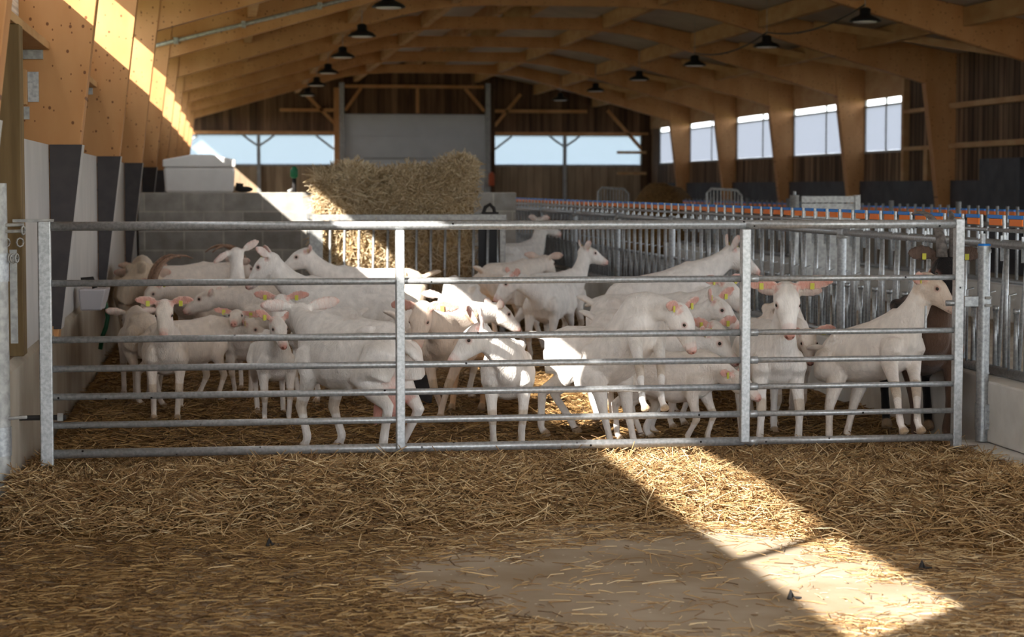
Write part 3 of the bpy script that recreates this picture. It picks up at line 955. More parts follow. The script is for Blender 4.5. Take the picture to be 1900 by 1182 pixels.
stiles = [gate_t(83), gate_t(742), gate_t(1381), gate_t(1777)]
for i, z in enumerate(rail_z):
    r = 0.0245 if i in (0, 6) else 0.0185
    MB().tube([gp(stiles[0], z), gp(stiles[2], z)], r, 14).build('rail', M['galv_gate'], gate, smooth=True)
    r2 = r * 0.86 if i else r
    MB().tube([gp(stiles[2] + 0.0001, z), gp(stiles[3], z)], r2, 14).build('rail', M['galv_gate'], gate, smooth=True)
    if i:
        t0 = stiles[2] + 0.008
        MB().tube([gp(t0 - 0.004, z), gp(t0 + 0.007, z)], r2 + 0.005, 12).build('rail_sleeve', M['galv_gate'], gate, smooth=True)
for i, t in enumerate(stiles):
    hwid = (0.034, 0.024, 0.026, 0.026)[i]
    ztop = rail_z[0] + (0.03 if i in (0, 3) else -0.024)
    zb = 0.07 if i in (0, 3) else rail_z[6] - 0.005
    a = Vector(gp(t, 0)); n_ = Vector((-gd.y, gd.x, 0))
    off = -n_ * 0.012 if i in (1, 2) else Vector((0, 0, 0))
    m = MB().obox(Vector((a.x, a.y, zb)) + off, Vector((a.x, a.y, ztop)) + off, 0.055, hwid * 2, up=tuple(gd))
    m.build('stile', M['galv_gate'], gate, bevel=0.006)
# hinge bolt, latch bracket
a = Vector(gp(stiles[0], P(80, 775, GL.y).z))
MB().tube([a - gd * 0.20, a + gd * 0.10], 0.014, 8).build('hinge_bolt', M['rubber'], gate)
MB().tube([a + gd * 0.055, a + gd * 0.085], 0.024, 6).build('hinge_nut', M['galv_dull'], gate)
a = Vector(gp(stiles[0], rail_z[0] + 0.03))
MB().obox(a - gd * 0.16, a + gd * 0.05, 0.05, 0.016).build('hinge_strap', M['galv_dull'], gate)
a = Vector(gp(stiles[3], P(1800, 562, GR.y).z))
MB().tube([a - gd * 0.07, a + gd * 0.02], 0.017, 10).build('latch_bolt', M['galv'], gate, smooth=True)
a0 = Vector(gp(gate_t(1717), rail_z[2])); 
MB().tube([a0, a0 + Vector((0, 0, 0.14))], 0.007, 8).build('latch_rod', M['galv'], gate)

# hinge post at left
pl_ = P(2, 922, 10.5)
hp = empty('hinge_post', (pl_.x, pl_.y, -0.05), 'round galvanised post at the left edge, carrying the gate hinges', 'post')
zt = P(8, 340, pl_.y).z
MB().tube([(pl_.x, pl_.y, -0.06), (pl_.x, pl_.y, zt)], 0.052, 18).build('tube', M['galv_dull'], hp, auto=True)
for ya_, yb_ in ((470, 522), (792, 845)):
    z0, z1 = P(8, yb_, pl_.y).z, P(8, ya_, pl_.y).z
    s_ = MB().tube([(pl_.x, pl_.y, z0), (pl_.x, pl_.y, z1)], 0.057, 18).build('sleeve', M['galv'], hp, auto=True)
    MB().box(pl_.x - .03, pl_.x + .02, pl_.y - .066, pl_.y - .053, z0 + .03, z0 + .045).box(pl_.x - .03, pl_.x + .02, pl_.y - .066, pl_.y - .053, z1 - .045, z1 - .03).build('sleeve_slot', M['galv_dull'], s_)
for yy in (418, 430, 776):
    zc = P(30, yy, pl_.y).z
    MB().tube([(pl_.x - .02, pl_.y - .05, zc), (pl_.x + .13, pl_.y + .02, zc + .003)], 0.009, 8).build('hinge_pin', M['galv_dull'], hp)
# chain and latch clutter: links in a hanging loop
zc = P(40, 420, pl_.y).z
for k in range(7):
    t = k / 6
    q = Vector((pl_.x + .03 + .10 * t, pl_.y - .01, zc - 0.02 - 0.16 * math.sin(math.pi * t) + 0.02 * (k % 2)))
    ring = [(q.x + .016 * math.cos(a) * (1 if k % 2 else .5), q.y + .01 * math.cos(a), q.z + .022 * math.sin(a)) for a in np.linspace(0, 2 * math.pi, 9)]
    MB().tube(ring, 0.0045, 6).build('chain_link', M['galv_dull'], hp, smooth=True)
MB().box(pl_.x + .05, pl_.x + .085, pl_.y + .1, pl_.y + .12, P(28, 640, pl_.y).z, zc - .12).build('hinge_bar', M['galv_dull'], hp)

# latch post at right
pr = P(1821, 822, 11.32)
lp = empty('latch_post', (pr.x, pr.y, 0.10), 'blue capped round galvanised post at the right end of the gate', 'post')
zt = P(1821, 456, pr.y).z
MB().tube([(pr.x, pr.y, 0.08), (pr.x, pr.y, zt)], 0.036, 20).build('tube', M['galv'], lp, auto=True)
MB().lathe([(0.036, 0), (0.037, 0.006), (0.03, 0.012)], (pr.x, pr.y, zt), 20).build('cap', M['blue'], lp)
for ya_, yb_, rr in ((452 + 10, 466 + 3, .040), (549, 569, .043), (748, 797, .041), (690, 693, .040)):
    z0, z1 = P(1821, yb_, pr.y).z, P(1821, ya_, pr.y).z
    MB().tube([(pr.x, pr.y, z0), (pr.x, pr.y, z1)], rr, 20).build('clamp', M['galv'], lp, auto=True)
z0, z1 = P(1821, 569, pr.y).z, P(1821, 549, pr.y).z
MB().box(pr.x - .12, pr.x - .035, pr.y - .02, pr.y + .02, z0, z1).build('latch_block', M['galv'], lp, bevel=.004)
for yy in (552, 566):
    zc = P(1821, yy, pr.y).z
    MB().tube([(pr.x - .01, pr.y - .05, zc), (pr.x + .03, pr.y - .045, zc)], 0.008, 6).build('bolt', M['galv_dull'], lp)
z0, z1 = P(1821, 797, pr.y).z, P(1821, 748, pr.y).z
MB().box(pr.x + .0, pr.x + .055, pr.y - .05, pr.y - .036, z0 + .005, z1 - .005).build('clamp_plate', M['galv'], lp, bevel=.003)
MB().box(pr.x + .015, pr.x + .05, pr.y - .062, pr.y - .05, z0 + .035, z0 + .045).box(pr.x + .015, pr.x + .05, pr.y - .062, pr.y - .05, z1 - .05, z1 - .04).build('clamp_slot', M['galv_dull'], lp)
MB().tube([(pr.x - .01, pr.y, zt + .01), (pr.x - .01, pr.y, zt + .07)], 0.016, 8).build('pin', M['galv'], lp)

# ---------------------------------------------------------------- concrete curb and head-lock feed barriers
FX = 4.55
structure(MB().box(4.37, 4.72, 6.0, 11.48, 0.075, 0.43).build('wall_curb_near', M['curb'], bevel=0.012))
structure(MB().box(4.47, 4.72, 11.50, YB + 5.6, -0.3, 0.43).build('wall_curb', M['curb'], bevel=0.012))
structure(MB().box(4.22, 4.72, 6.0, 11.48, -0.3, 0.07).build('wall_ledge', M['curb'], bevel=0.015))
structure(MB().box(4.73, 8.24, 6.0, YB + 4, -0.3, 0.12).build('floor_alley', M['concrete']))


def place_parts(x, y, z0, parent, sgn):
    """one stall of the barrier: fixed bar, slanting lock arm, stop, catch"""
    zt = 1.215
    MB().tube([(x, y, z0), (x, y, zt)], 0.0165, 8).build('fixed_bar', M['galv'], parent, smooth=True)
    MB().tube([(x + .02, y + .05, zt + .02), (x + .02, y + .11, z0 + .38), (x + .02, y + .155, z0)], 0.0125, 8).build('lock_arm', M['galv'], parent, smooth=True)
    MB().tube([(x, y + .155, z0), (x, y + .155, z0 + .34)], 0.0165, 8).build('stop_bar', M['galv'], parent, smooth=True)
    MB().tube([(x, y + .155, z0 + .335), (x, y + .155, z0 + .365)], 0.021, 8).build('collar', M['galv'], parent, smooth=True)
    MB().tube([(x - .02, y + .215, z0), (x - .02, y + .215, z0 + .44), (x + .02, y + .215, z0 + .45)], 0.0075, 6).build('thin_rod', M['galv'], parent, smooth=True)
    MB().obox((x, y + .04, zt + .02), (x, y + .05, 1.385), 0.016, 0.022).build('catch_hook', M['galv'], parent, bevel=.004)
    MB().obox((x - .005, y + .04, zt - .1), (x - .005, y + .04, zt + .05), 0.010, 0.035).build('strap', M['galv'], parent)
    MB().box(x - .006, x + .006, y + .085, y + .275, 1.322, 1.362).build('catch', M['orange'], parent, bevel=.003)
    MB().box(x - .013, x + .013, y + .075, y + .285, 1.363, 1.385).build('catch_cap', M['blue'], parent, bevel=.004)


def add_panel(label, y0, n, first=None, z0=0.46, x=FX, group='feed barriers along the right side of the pen'):
    if first is not None:
        c = copy_tree(first); c.location = (x, y0, z0); c['label'] = label
        return c
    r = empty('feed_barrier', (x, y0, z0), label, 'feed barrier', group)
    L = n * 0.322
    MB().tube([(x, y0, 1.215), (x, y0 + L, 1.215)], 0.027, 12).build('top_rail', M['galv'], r, smooth=True)
    MB().tube([(x, y0, z0), (x, y0 + L, z0)], 0.03, 12).build('bottom_rail', M['galv'], r, smooth=True)
    MB().tube([(x, y0, 1.295), (x, y0 + L, 1.295)], 0.012, 8).build('control_rail', M['galv'], r, smooth=True)
    for k in range(n):
        place_parts(x, y0 + 0.04 + k * 0.322, z0 + .02, r, 1)
    return r


posts_y = [11.80, 14.70, 17.60, 20.50, 23.40, 26.30, 29.20, 32.1]
ords = ['beside the latch post', 'behind the brown billy goat', 'behind the middle of the gate', 'beyond the large climbing doe', 'beside the far pair of goats', 'last before the block wall']
names6 = ['nearest the gate', 'second from the gate', 'third from the gate', 'fourth from the gate', 'fifth from the gate', 'sixth from the gate', 'farthest from the gate']
pan = add_panel('blue and orange capped headlock barrier on the curb, %s' % names6[0], posts_y[0] + .02, 9)
for k in range(1, 7):
    add_panel('blue and orange capped headlock barrier on the curb, %s' % names6[k], posts_y[k] + .02, 9, pan)
pn = add_panel('headlock barrier in the foreground at right, outside the gate', 11.78 - 9 * 0.322, 9, pan, z0=0.46)
for k, y in enumerate(posts_y):
    if k == 0: continue
    r = empty('barrier_post', (FX, y, 0.43), 'round capped steel post between headlock barriers, %s' % [0, 'nearest the gate', 'second from the gate', 'third from the gate', 'fourth from the gate', 'fifth from the gate', 'sixth from the gate', 'at the far end'][k], 'post', 'posts of the feed barrier')
    MB().tube([(FX - .02, y - .03, 0.40), (FX - .02, y - .03, 1.24)], 0.034, 16).build('tube', M['galv'], r, auto=True)
    MB().lathe([(0.036, 0), (0.036, 0.012), (0.02, 0.02)], (FX - .02, y - .03, 1.24), 16).build('cap', M['galv'], r, smooth=True)
    MB().tube([(FX - .02, y - .03, 1.17), (FX - .02, y - .03, 1.20)], 0.040, 16).build('clamp', M['galv_dull'], r, smooth=True)

# second line of barriers across the feed alley
FX2 = 8.4
fb = None
zc2 = 1.31
structure(MB().box(FX2 - .15, FX2 + .15, 12.0, 38.0, -0.3, 0.5).build('wall_curb_far', M['curb']))
for k in range(9):
    y0 = 15.5 + k * 2.4
    lab = 'orange capped headlock barrier in the row beyond the feed alley'
    if fb is None:
        fb = empty('feed_barrier', (FX2, y0, 0.5), lab, 'feed barrier', 'feed barriers beyond the alley')
        MB().tube([(FX2, y0, 1.14), (FX2, y0 + 2.38, 1.14)], 0.027, 8).build('top_rail', M['galv'], fb, smooth=True)
        MB().tube([(FX2, y0, 0.53), (FX2, y0 + 2.38, 0.53)], 0.027, 8).build('bottom_rail', M['galv'], fb, smooth=True)
        MB().tube([(FX2, y0 + .02, 0.48), (FX2, y0 + .02, 1.38)], 0.032, 10).build('post', M['galv'], fb, smooth=True)
        for j in range(8):
            y = y0 + .06 + j * .29
            MB().tube([(FX2, y, 0.53), (FX2, y, 1.34)], 0.016, 6).build('fixed_bar', M['galv'], fb, smooth=True)
            MB().box(FX2 - .006, FX2 + .006, y + .06, y + .22, 1.24, 1.285).build('catch', M['orange'], fb)
            MB().box(FX2 - .012, FX2 + .012, y + .06, y + .23, 1.286, 1.306).build('catch_cap', M['blue'], fb)
    else:
        c = copy_tree(fb); c.location = (FX2, y0, 0.5)

# crowd barriers, dark hay pile, steel gate in the far aisle
for i, (pa_, pb_, yt, yb, Y, lab) in enumerate(((1110, 1166, 348, 420, 33, 'arched steel crowd barrier in the far aisle, beside the end window post'),
                                                (1312, 1376, 350, 420, 29, 'arched steel crowd barrier in the far aisle, in front of the dark plinth'))):
    A, B = P(pa_, yt, Y), P(pb_, yt + 3, Y)
    r = empty('crowd_barrier', ((A.x + B.x) / 2, Y, 0.2), lab, 'barrier', None)
    zt = A.z; zb = 0.3; zf = (FLOOR_Z, 0.12)[i]
    m = MB().tube([(A.x, Y, zf), (A.x, Y, zt - .06), (A.x + .06, Y, zt), (B.x - .08, Y, zt - .02), (B.x, Y, zt - .1), (B.x, Y, zf)], 0.02, 8)
    m.build('frame', M['galv_dull'], r, smooth=True)
    for k in range(1, 10):
        x = A.x + (B.x - A.x) * k / 10
        MB().tube([(x, Y, zb), (x, Y, zt - .02)], 0.008, 6).build('bar', M['galv_dull'], r)
    MB().tube([(A.x, Y, zb), (B.x, Y, zb)], 0.015, 8).build('bottom_rail', M['galv_dull'], r)
A = P(1230, 347, 40)
m = MB().ball((A.x, 40, 0.4), 0.75, 1.2, A.z - 0.35 + .03, n=24, m=14)
m.v = [(x + .06 * math.sin(9 * x + 4 * y), y, max(FLOOR_Z, z + .04 * math.sin(13 * x + 7 * y))) for x, y, z in m.v]
tag(m.build('hay_heap', M['bedding'], loc=(A.x, 40, 0.1), smooth=True), 'dark brown hay heap in the far aisle between the crowd barriers', 'hay', kind='stuff')
A, B = P(1482, 366, 23), P(1590, 366, 23)
r = empty('aisle_gate', (A.x, 23, 0.2), 'grey steel panel gate with round post in the feed alley', 'gate')
MB().tube([(A.x - .05, 23, 0.1), (A.x - .05, 23, P(1482, 362, 23).z)], 0.055, 14).build('post', M['galv_dull'], r, smooth=True)
MB().tube([(A.x - .05, 23, P(1482, 362, 23).z), (A.x - .05, 23, P(1482, 354, 23).z)], 0.02, 10).build('pin', M['galv'], r, smooth=True)
MB().box(A.x + .03, B.x, 22.97, 23.03, P(1500, 376, 23).z, P(1500, 364, 23).z).build('top_rail', M['galv_dull'], r)
MB().box(A.x + .03, B.x, 22.98, 23.02, 0.3, P(1500, 376, 23).z - .01).build('panel', M['galv_dull'], r)
MB().box(B.x - .03, B.x + .03, 22.96, 23.04, 0.1, P(1500, 362, 23).z).build('end_post', M['galv_dull'], r)
# orange fire bucket hanging by the end door
p = P(912, 332, ye - .3)
b = empty('fire_extinguisher', (p.x, ye - .35, p.z - .2), 'small red extinguisher hung on the post right of the white door', 'extinguisher')
MB().lathe([(0.07, 0), (0.085, 0.02), (0.085, 0.32), (0.04, 0.38), (0.03, 0.40)], (p.x, ye - .35, p.z - .2), 14).build('cylinder_body', M['red'], b, smooth=True)
MB().box(p.x - .03, p.x + .05, ye - .37, ye - .33, p.z + .19, p.z + .23).build('handle', M['black'], b)

# drinker bowl and hose on the left wall
DB = P(180, 548, 14.6)
dx = -1.10
r = empty('water_bowl', (-1.05, 15.48, 0.64), 'grey metal drinking bowl fixed on the left wall above the hose', 'drinker')
m = MB()
m.v = [(-1.05, 15.36, .64), (-.90, 15.36, .64), (-.885, 15.62, .64), (-1.05, 15.62, .64), (-1.06, 15.32, .80), (-.86, 15.32, .80), (-.845, 15.66, .80), (-1.06, 15.66, .80),
       (-1.04, 15.35, .80), (-.88, 15.35, .80), (-.87, 15.63, .80), (-1.04, 15.63, .80), (-1.03, 15.37, .69), (-.91, 15.37, .69), (-.90, 15.61, .69), (-1.03, 15.61, .69)]
m.f = [(0, 3, 2, 1), (0, 1, 5, 4), (1, 2, 6, 5), (2, 3, 7, 6), (3, 0, 4, 7), (4, 5, 9, 8), (5, 6, 10, 9), (6, 7, 11, 10), (7, 4, 8, 11),
       (8, 9, 13, 12), (9, 10, 14, 13), (10, 11, 15, 14), (11, 8, 12, 15), (12, 13, 14, 15)]
m.build('bowl', M['steel_trough'], r, bevel=0.01)
MB().tube([(-1.05, 15.48, .86), (-.97, 15.48, .87), (-.95, 15.48, .80)], 0.02, 8).build('valve', M['rubber'], r, smooth=True)
q0 = P(192, 552, 15.75); q1 = P(200, 590, 15.75); q2 = P(190, 625, 15.75); q3 = P(186, 648, 15.75)
hose = MB().tube([q0, q0.lerp(q1, .5) + Vector((.006, 0, 0)), q1, q1.lerp(q2, .5) + Vector((.006, 0, 0)), q2, q3], 0.017, 10)
tag(hose.build('hose', M['green'], loc=tuple(q3), smooth=True), 'dark green hose hanging down from the wall drinking bowl', 'hose')
structure(MB().box(-1.13, -1.085, 12.9, 14.2, 0.60, 0.66).build('trim_6', M['board']))
# dark bucket standing behind the tan goat
p = G(782, 764, 0.0)
m = MB().lathe([(0.10, 0), (0.125, 0.18), (0.13, 0.20), (0.118, 0.20), (0.095, 0.02)], (p.x + .02, p.y + .5, 0.0), 18)
tag(m.build('bucket', M['dark_low'], loc=(p.x + .02, p.y + .5, 0.0), auto=True), 'dark grey bucket standing in the straw behind the tan goat', 'bucket')
# bits of dark litter on the floor: leaf-like scraps
for (px, py, lab) in ((505, 1013, 'small black scrap lying in the straw at lower left'), (1717, 1056, 'small black scrap on the straw at lower right'), (1474, 1112, 'curled dark twig on the sunlit concrete')):
    p = G(px, py, FLOOR_Z + .01)
    m = MB().tube([p + Vector((-.02, 0, 0)), p + Vector((-.012, .01, .03)), p + Vector((0, .01, .004)), p + Vector((.03, 0, .006))], [.012, .008, .008, .004], 6)
    tag(m.build('scrap', M['rubber'], loc=tuple(p)), lab, 'litter')

# ---------------------------------------------------------------- goats
WHITE = np.array((0.89, 0.84, 0.79))
CREAM = np.array((0.74, 0.60, 0.45))
PINK = np.array((0.72, 0.36, 0.29))
SKIN = np.array((0.74, 0.50, 0.42))
HOOF = np.array((0.42, 0.30, 0.19))
STAIN = np.array((0.50, 0.35, 0.19))


def V3(*a):
    return np.array(a, float)


def unit(v):
    return v / (np.linalg.norm(v) + 1e-9)


def dirv(yaw, el):
    return V3(math.cos(yaw) * math.cos(el), math.sin(yaw) * math.cos(el), math.sin(el))


def bezier(a, b, c, n):
    return [a * (1 - t) ** 2 + 2 * b * t * (1 - t) + c * t * t for t in np.linspace(0, 1, n)]


class Sculpt:
    """closed lofts that are then fused into one skin"""
    def __init__(self):
        self.v = []; self.f = []; self.c = []

    def loft(self, pts, rad, cols, up=V3(0, 0, 1), n=14, egg=0.0, crescent=0.0, inner=None):
        base = len(self.v)
        k = len(pts)
        for i, p in enumerate(pts):
            t = unit(pts[min(i + 1, k - 1)] - pts[max(i - 1, 0)])
            s = np.cross(up, t); s = unit(s); b = np.cross(t, s)
            a_, b_ = rad[i]
            for j in range(n):
                an = 2 * math.pi * j / n
                cy, sz = math.cos(an), math.sin(an)
                w = a_ * cy * (1 - egg * sz)
                h = b_ * sz - crescent * a_ * (1 - cy * cy)
                self.v.append(p + s * w + b * h)
                cc = cols[i] if not isinstance(cols, np.ndarray) else cols
                if inner is not None and sz > 0.25: cc = inner
                self.c.append(cc)
        for i in range(k - 1):
            for j in range(n):
                a = base + i * n + j; b = base + i * n + (j + 1) % n
                self.f.append((a, b, b + n, a + n))
        for e, sgn in ((0, -1), (k - 1, 1)):
            t = unit(pts[min(e + 1, k - 1)] - pts[max(e - 1, 0)])
            self.v.append(pts[e] + t * sgn * min(rad[e]) * 0.45)
            self.c.append(cols[e] if not isinstance(cols, np.ndarray) else cols)
            ci = len(self.v) - 1
            for j in range(n):
                a = base + e * n + j; b = base + e * n + (j + 1) % n
                self.f.append((ci, b, a) if sgn < 0 else (ci, a, b))


def ik(a, c, l1, l2, bend):
    d = c - a; L = np.linalg.norm(d)
    if L >= (l1 + l2) * 0.995:
        return a + d * (l1 / (l1 + l2)) + unit(bend) * 0.012
    x = (l1 * l1 - l2 * l2 + L * L) / (2 * L)
    h = math.sqrt(max(1e-6, l1 * l1 - x * x))
    u = unit(d); b = bend - u * np.dot(bend, u)
    return a + u * x + unit(b) * h


GOATS = []
GINFO = []


def goat(label, px, Y, heading, s=1.0, ny=0, ne=45, hy=None, hp=-25, pitch=0, coat=WHITE, coat2=None, ears=((.2, -.1), (.2, -.1)), feet=None,
         front_world=None, hind_world=None, horns=None, udder=False, tail=0.6, tags=(1, 1), voxel=0.010, face=None, zr=0.0, nl=1.0, belly=1.0, hl=1.0, X=None, stain=0.5,
         earlen=1.0, seed=None, bl=0.9):
    """one goat: a single skin over spine, neck, head, ears, legs and tail; forward is local +x"""
    idx = len(GOATS)
    rr = random.Random(100 + idx if seed is None else seed)
    D = math.radians
    q = P(px, 700, Y)
    x0 = q.x if X is None else X
    hd_ = D(heading)
    root = empty('goat', (x0, Y, zr), label, 'goat', 'goats in the pen', hd_)
    GOATS.append(root)
    S = Sculpt()
    coat = np.asarray(coat, float)
    coat2 = coat if coat2 is None else np.asarray(coat2, float)
    hip = V3(-0.34, 0, 0.50)
    pa = D(pitch)
    Rm = np.array([[math.cos(pa), 0, -math.sin(pa)], [0, 1, 0], [math.sin(pa), 0, math.cos(pa)]])
    T = lambda p: hip * V3(bl, 1, 1) + Rm @ (np.asarray(p, float) * V3(bl, 1, 1) - hip * V3(bl, 1, 1))
    # trunk
    st = [(-.485, .59, .040, .050), (-.45, .582, .085, .098), (-.38, .567, .118, .143), (-.27, .542, .136, .168), (-.12, .517, .152 * belly, .190 * belly ** .5), (.03, .510, .150 * belly, .195),
          (.16, .528, .132, .192), (.26, .555, .108, .176), (.34, .552, .088, .140), (.405, .535, .058, .088)]
    pts = [T((a, 0, z)) for a, z, w, h in st]
    tcol = [coat2 if a < -.3 else coat for a, z, w, h in st]
    S.loft(pts, [(w, h) for a, z, w, h in st], tcol, up=Rm @ V3(0, 0, 1), n=20, egg=0.2)
    for sg in (1, -1):
        S.loft([T((-.30, sg * .075, .655)), T((-.25, sg * .085, .65)), T((-.16, sg * .085, .63))], [(.034, .030), (.036, .036), (.02, .02)], [coat2] * 3, up=Rm @ V3(0, 0, 1), n=10)
    S.loft([T((.33, 0, .69)), T((.25, 0, .705)), T((.12, 0, .685))], [(.03, .03), (.034, .034), (.02, .02)], [coat] * 3, up=Rm @ V3(0, 0, 1), n=10)
    # shoulder and haunch volumes come with the legs; neck
    nb0 = T((.22, 0, .575)); nb1 = T((.31, 0, .60))
    nyw, nel = D(ny), D(ne)
    nd = dirv(nyw, nel)
    nlen = 0.31 * nl
    hb = nb1 + nd * nlen
    mid = nb1 + (unit(nd * 0.6 + (Rm @ V3(1, 0, .25)) * 0.4)) * nlen * 0.5
    npts = [nb0] + bezier(nb1, mid, hb, 5)
    nr = [(.105, .150), (.092, .135), (.076, .110), (.064, .090), (.057, .078), (.052, .070)]
    S.loft(npts, nr, [coat] * 6, up=V3(0, 0, 1) if abs(nel) < 1.2 else Rm @ V3(-1, 0, .2), n=16)
    # head
    hyw = D(ny if hy is None else hy)
    h = dirv(hyw, D(hp)); side = unit(V3(-math.sin(hyw), math.cos(hyw), 0)); u = np.cross(h, side)
    hb = hb + u * 0.012
    fc = coat if face is None else np.asarray(face, float)
    hs = 1.04 * hl
    prof = [(-.055, .0, .042, .045), (-.02, -.002, .058, .066), (.03, -.006, .063, .072), (.075, -.012, .060, .070), (.115, -.022, .047, .058), (.155, -.030, .038, .046), (.19, -.035, .034, .039),
            (.215, -.038, .030, .031), (.232, -.040, .020, .021)]
    nose = PINK if fc.mean() > .3 else PINK * .12
    hpts = [hb + (h * a + u * o) * hs for a, o, w, t in prof]
    hcol = [fc] * 6 + [fc * .75 + nose * .25, fc * .35 + nose * .65, nose]
    S.loft(hpts, [(w * hs, t * hs) for a, o, w, t in prof], hcol, up=u, n=16, egg=-0.06)
    # cheek and brow
    S.loft([hb + (h * -.01 - u * .035) * hs, hb + (h * .05 - u * .045) * hs, hb + (h * .10 - u * .05) * hs], [(.05 * hs, .045 * hs), (.05 * hs, .045 * hs), (.034 * hs, .03 * hs)], [fc] * 3, up=u, n=12)
    eyes = []
    for k, sg in enumerate((1, -1)):
        e = hb + (h * .078 + side * sg * .052 + u * .018) * hs
        eyes.append((e, sg))
        S.loft([hb + (h * .05 + side * sg * .042 + u * .034) * hs, hb + (h * .085 + side * sg * .044 + u * .030) * hs], [(.018 * hs, .014 * hs), (.015 * hs, .012 * hs)], [fc] * 2, up=u, n=8)
    # ears
    tagpos = []
    for k, sg in enumerate((1, -1)):
        eu, ef = ears[k]
        ed = unit(side * sg * .95 + u * eu + h * ef)
        eb = hb + (h * -.025 + side * sg * .045 + u * .032) * hs
        L = 0.165 * hs * earlen
        nrm = unit(h * .65 + u * .55 + side * sg * .12); nrm = unit(nrm - ed * np.dot(nrm, ed))
        wprof = [.018, .030, .039, .040, .031, .014]
        ep = [eb + ed * L * t + u * (-.02 * t * t) for t in (0, .18, .38, .6, .82, 1.0)]
        inn = PINK if fc.mean() > .3 else np.array((.15, .10, .08))
        earc = [fc, fc, fc * .9 + inn * .1, fc * .85 + inn * .15, fc * .8 + inn * .2, inn * .6 + fc * .4]
        S.loft(ep, [(w * hs, .0095 * hs) for w in wprof], earc, up=nrm, n=12, crescent=0.28, inner=inn)
        tagpos.append((eb + ed * L * .45 + u * -.012 + nrm * .012, ed, nrm))
    # legs
    Ri = np.array([[math.cos(hd_), math.sin(hd_), 0], [-math.sin(hd_), math.cos(hd_), 0], [0, 0, 1]])
    def to_local(w):
        return Ri @ (np.asarray(w, float) - V3(x0, Y, zr)) / s
    j = lambda a: rr.uniform(-a, a)
    for k, sg in enumerate((1, -1)):
        # front
        sh = T((.27, sg * .075, .53)); el = T((.225, sg * .105, .40))
        if front_world is not None:
            ft = to_local(front_world[k])
        else:
            fx, fy = (feet[k] if feet else (j(.07), j(.015)))
            ft = V3(.255 * bl + fx, sg * (.088 + fy), 0.0)
        fet = ft + V3(-.012, 0, .075)
        kn = ik(el, fet, .19, .165, Rm @ V3(1, 0, 0.1))
        mid1 = el * .5 + kn * .5; mid2 = kn * .5 + fet * .5
        S.loft([sh, (sh + el) / 2 + V3(.01, sg * .01, 0), el, mid1, kn, mid2, fet], [(.058, .088), (.062, .085), (.048, .062), (.034, .038), (.030, .031), (.021, .022), (.0235, .0245)],
               [coat] * 4 + [coat * (1 - stain) + STAIN * stain] + [coat] * 2, up=Rm @ V3(1, 0, .01), n=12)
        toe = ft + V3(.018, 0, .012)
        S.loft([fet, fet * .45 + toe * .55, ft + V3(.012, 0, .034), ft + V3(.022, 0, .010)], [(.023, .023), (.021, .020), (.028, .030), (.031, .037)], [coat, coat, HOOF, HOOF], up=V3(1, 0, .01), n=10)
        # hind
        hp_ = T((-.37, sg * .072, .555)); sf = T((-.275, sg * .118, .405))
        if hind_world is not None:
            ft = to_local(hind_world[k])
        else:
            fx, fy = (feet[2 + k] if feet else (j(.08), j(.015)))
            ft = V3(-.42 * bl + fx, sg * (.098 + fy), 0.0)
        fet = ft + V3(-.015, 0, .078)
        hk = ik(sf, fet, .225, .215, V3(-1, 0, .25))
        m1 = sf * .55 + hk * .45; m2 = hk * .5 + fet * .5
        S.loft([hp_ + V3(0, 0, .04), hp_, (hp_ + sf) / 2 + V3(-.03, sg * .012, -.02), sf, m1, hk, m2, fet], [(.07, .08), (.085, .115), (.080, .115), (.060, .085), (.042, .054), (.027, .036), (.021, .025), (.024, .025)],
               [coat2] * 6 + [coat2] * 2, up=V3(1, 0, .01), n=12)
        S.loft([fet, fet * .5 + ft * .5 + V3(0, 0, .015), ft + V3(.012, 0, .034), ft + V3(.022, 0, .010)], [(.0235, .0235), (.021, .021), (.028, .030), (.031, .037)], [coat2, coat2, HOOF, HOOF], up=V3(1, 0, .01), n=10)
    # tail
    tb = T((-.475, 0, .625)); 
    tdir = dirv(math.pi, tail)
    tp = bezier(tb + V3(.03, 0, -.01), tb + tdir * .10, tb + tdir * .15 + V3(-.015, 0, -.03), 5)
    S.loft(tp, [(.026, .022), (.034, .022), (.038, .022), (.032, .018), (.012, .010)], [coat2] * 5, up=V3(.3, 0, 1), n=10)
    if udder:
        S.loft([T((-.33, 0, .42)), T((-.335, 0, .34)), T((-.33, 0, .27)), T((-.325, 0, .235))], [(.06, .075), (.078, .08), (.07, .065), (.042, .04)], [SKIN, PINK * .8 + coat * .2, PINK, PINK], up=V3(1, 0, 0.01), n=14)
        for sg in (1, -1):
            S.loft([T((-.315, sg * .045, .27)), T((-.30, sg * .055, .205)), T((-.297, sg * .057, .18))], [(.032, .032), (.018, .018), (.01, .01)], [PINK] * 3, up=V3(1, 0, .01), n=8)
    # fuse
    me = bpy.data.meshes.new('goat_lofts')
    me.from_pydata([tuple(p * s) for p in S.v], [], S.f)
    me.update()
    ob = bpy.data.objects.new('goat_lofts', me)
    col.objects.link(ob)
    rm = ob.modifiers.new('fuse', 'REMESH'); rm.mode = 'VOXEL'; rm.voxel_size = voxel; rm.adaptivity = 0
    sm = ob.modifiers.new('relax', 'SMOOTH'); sm.factor = 0.5; sm.iterations = 4
    dg = bpy.context.evaluated_depsgraph_get(); dg.update()
    body = bpy.data.meshes.new_from_object(ob.evaluated_get(dg))
    body.name = 'goat_body'
    bpy.data.objects.remove(ob); bpy.data.meshes.remove(me)
    # coat colours
    kd = kdtree.KDTree(len(S.v))
    for i, p in enumerate(S.v): kd.insert(tuple(p * s), i)
    kd.balance()
    nv = len(body.vertices)
    colr = np.ones((nv, 4), np.float32)
    co = np.empty(nv * 3, np.float32); body.vertices.foreach_get('co', co); co = co.reshape(-1, 3)
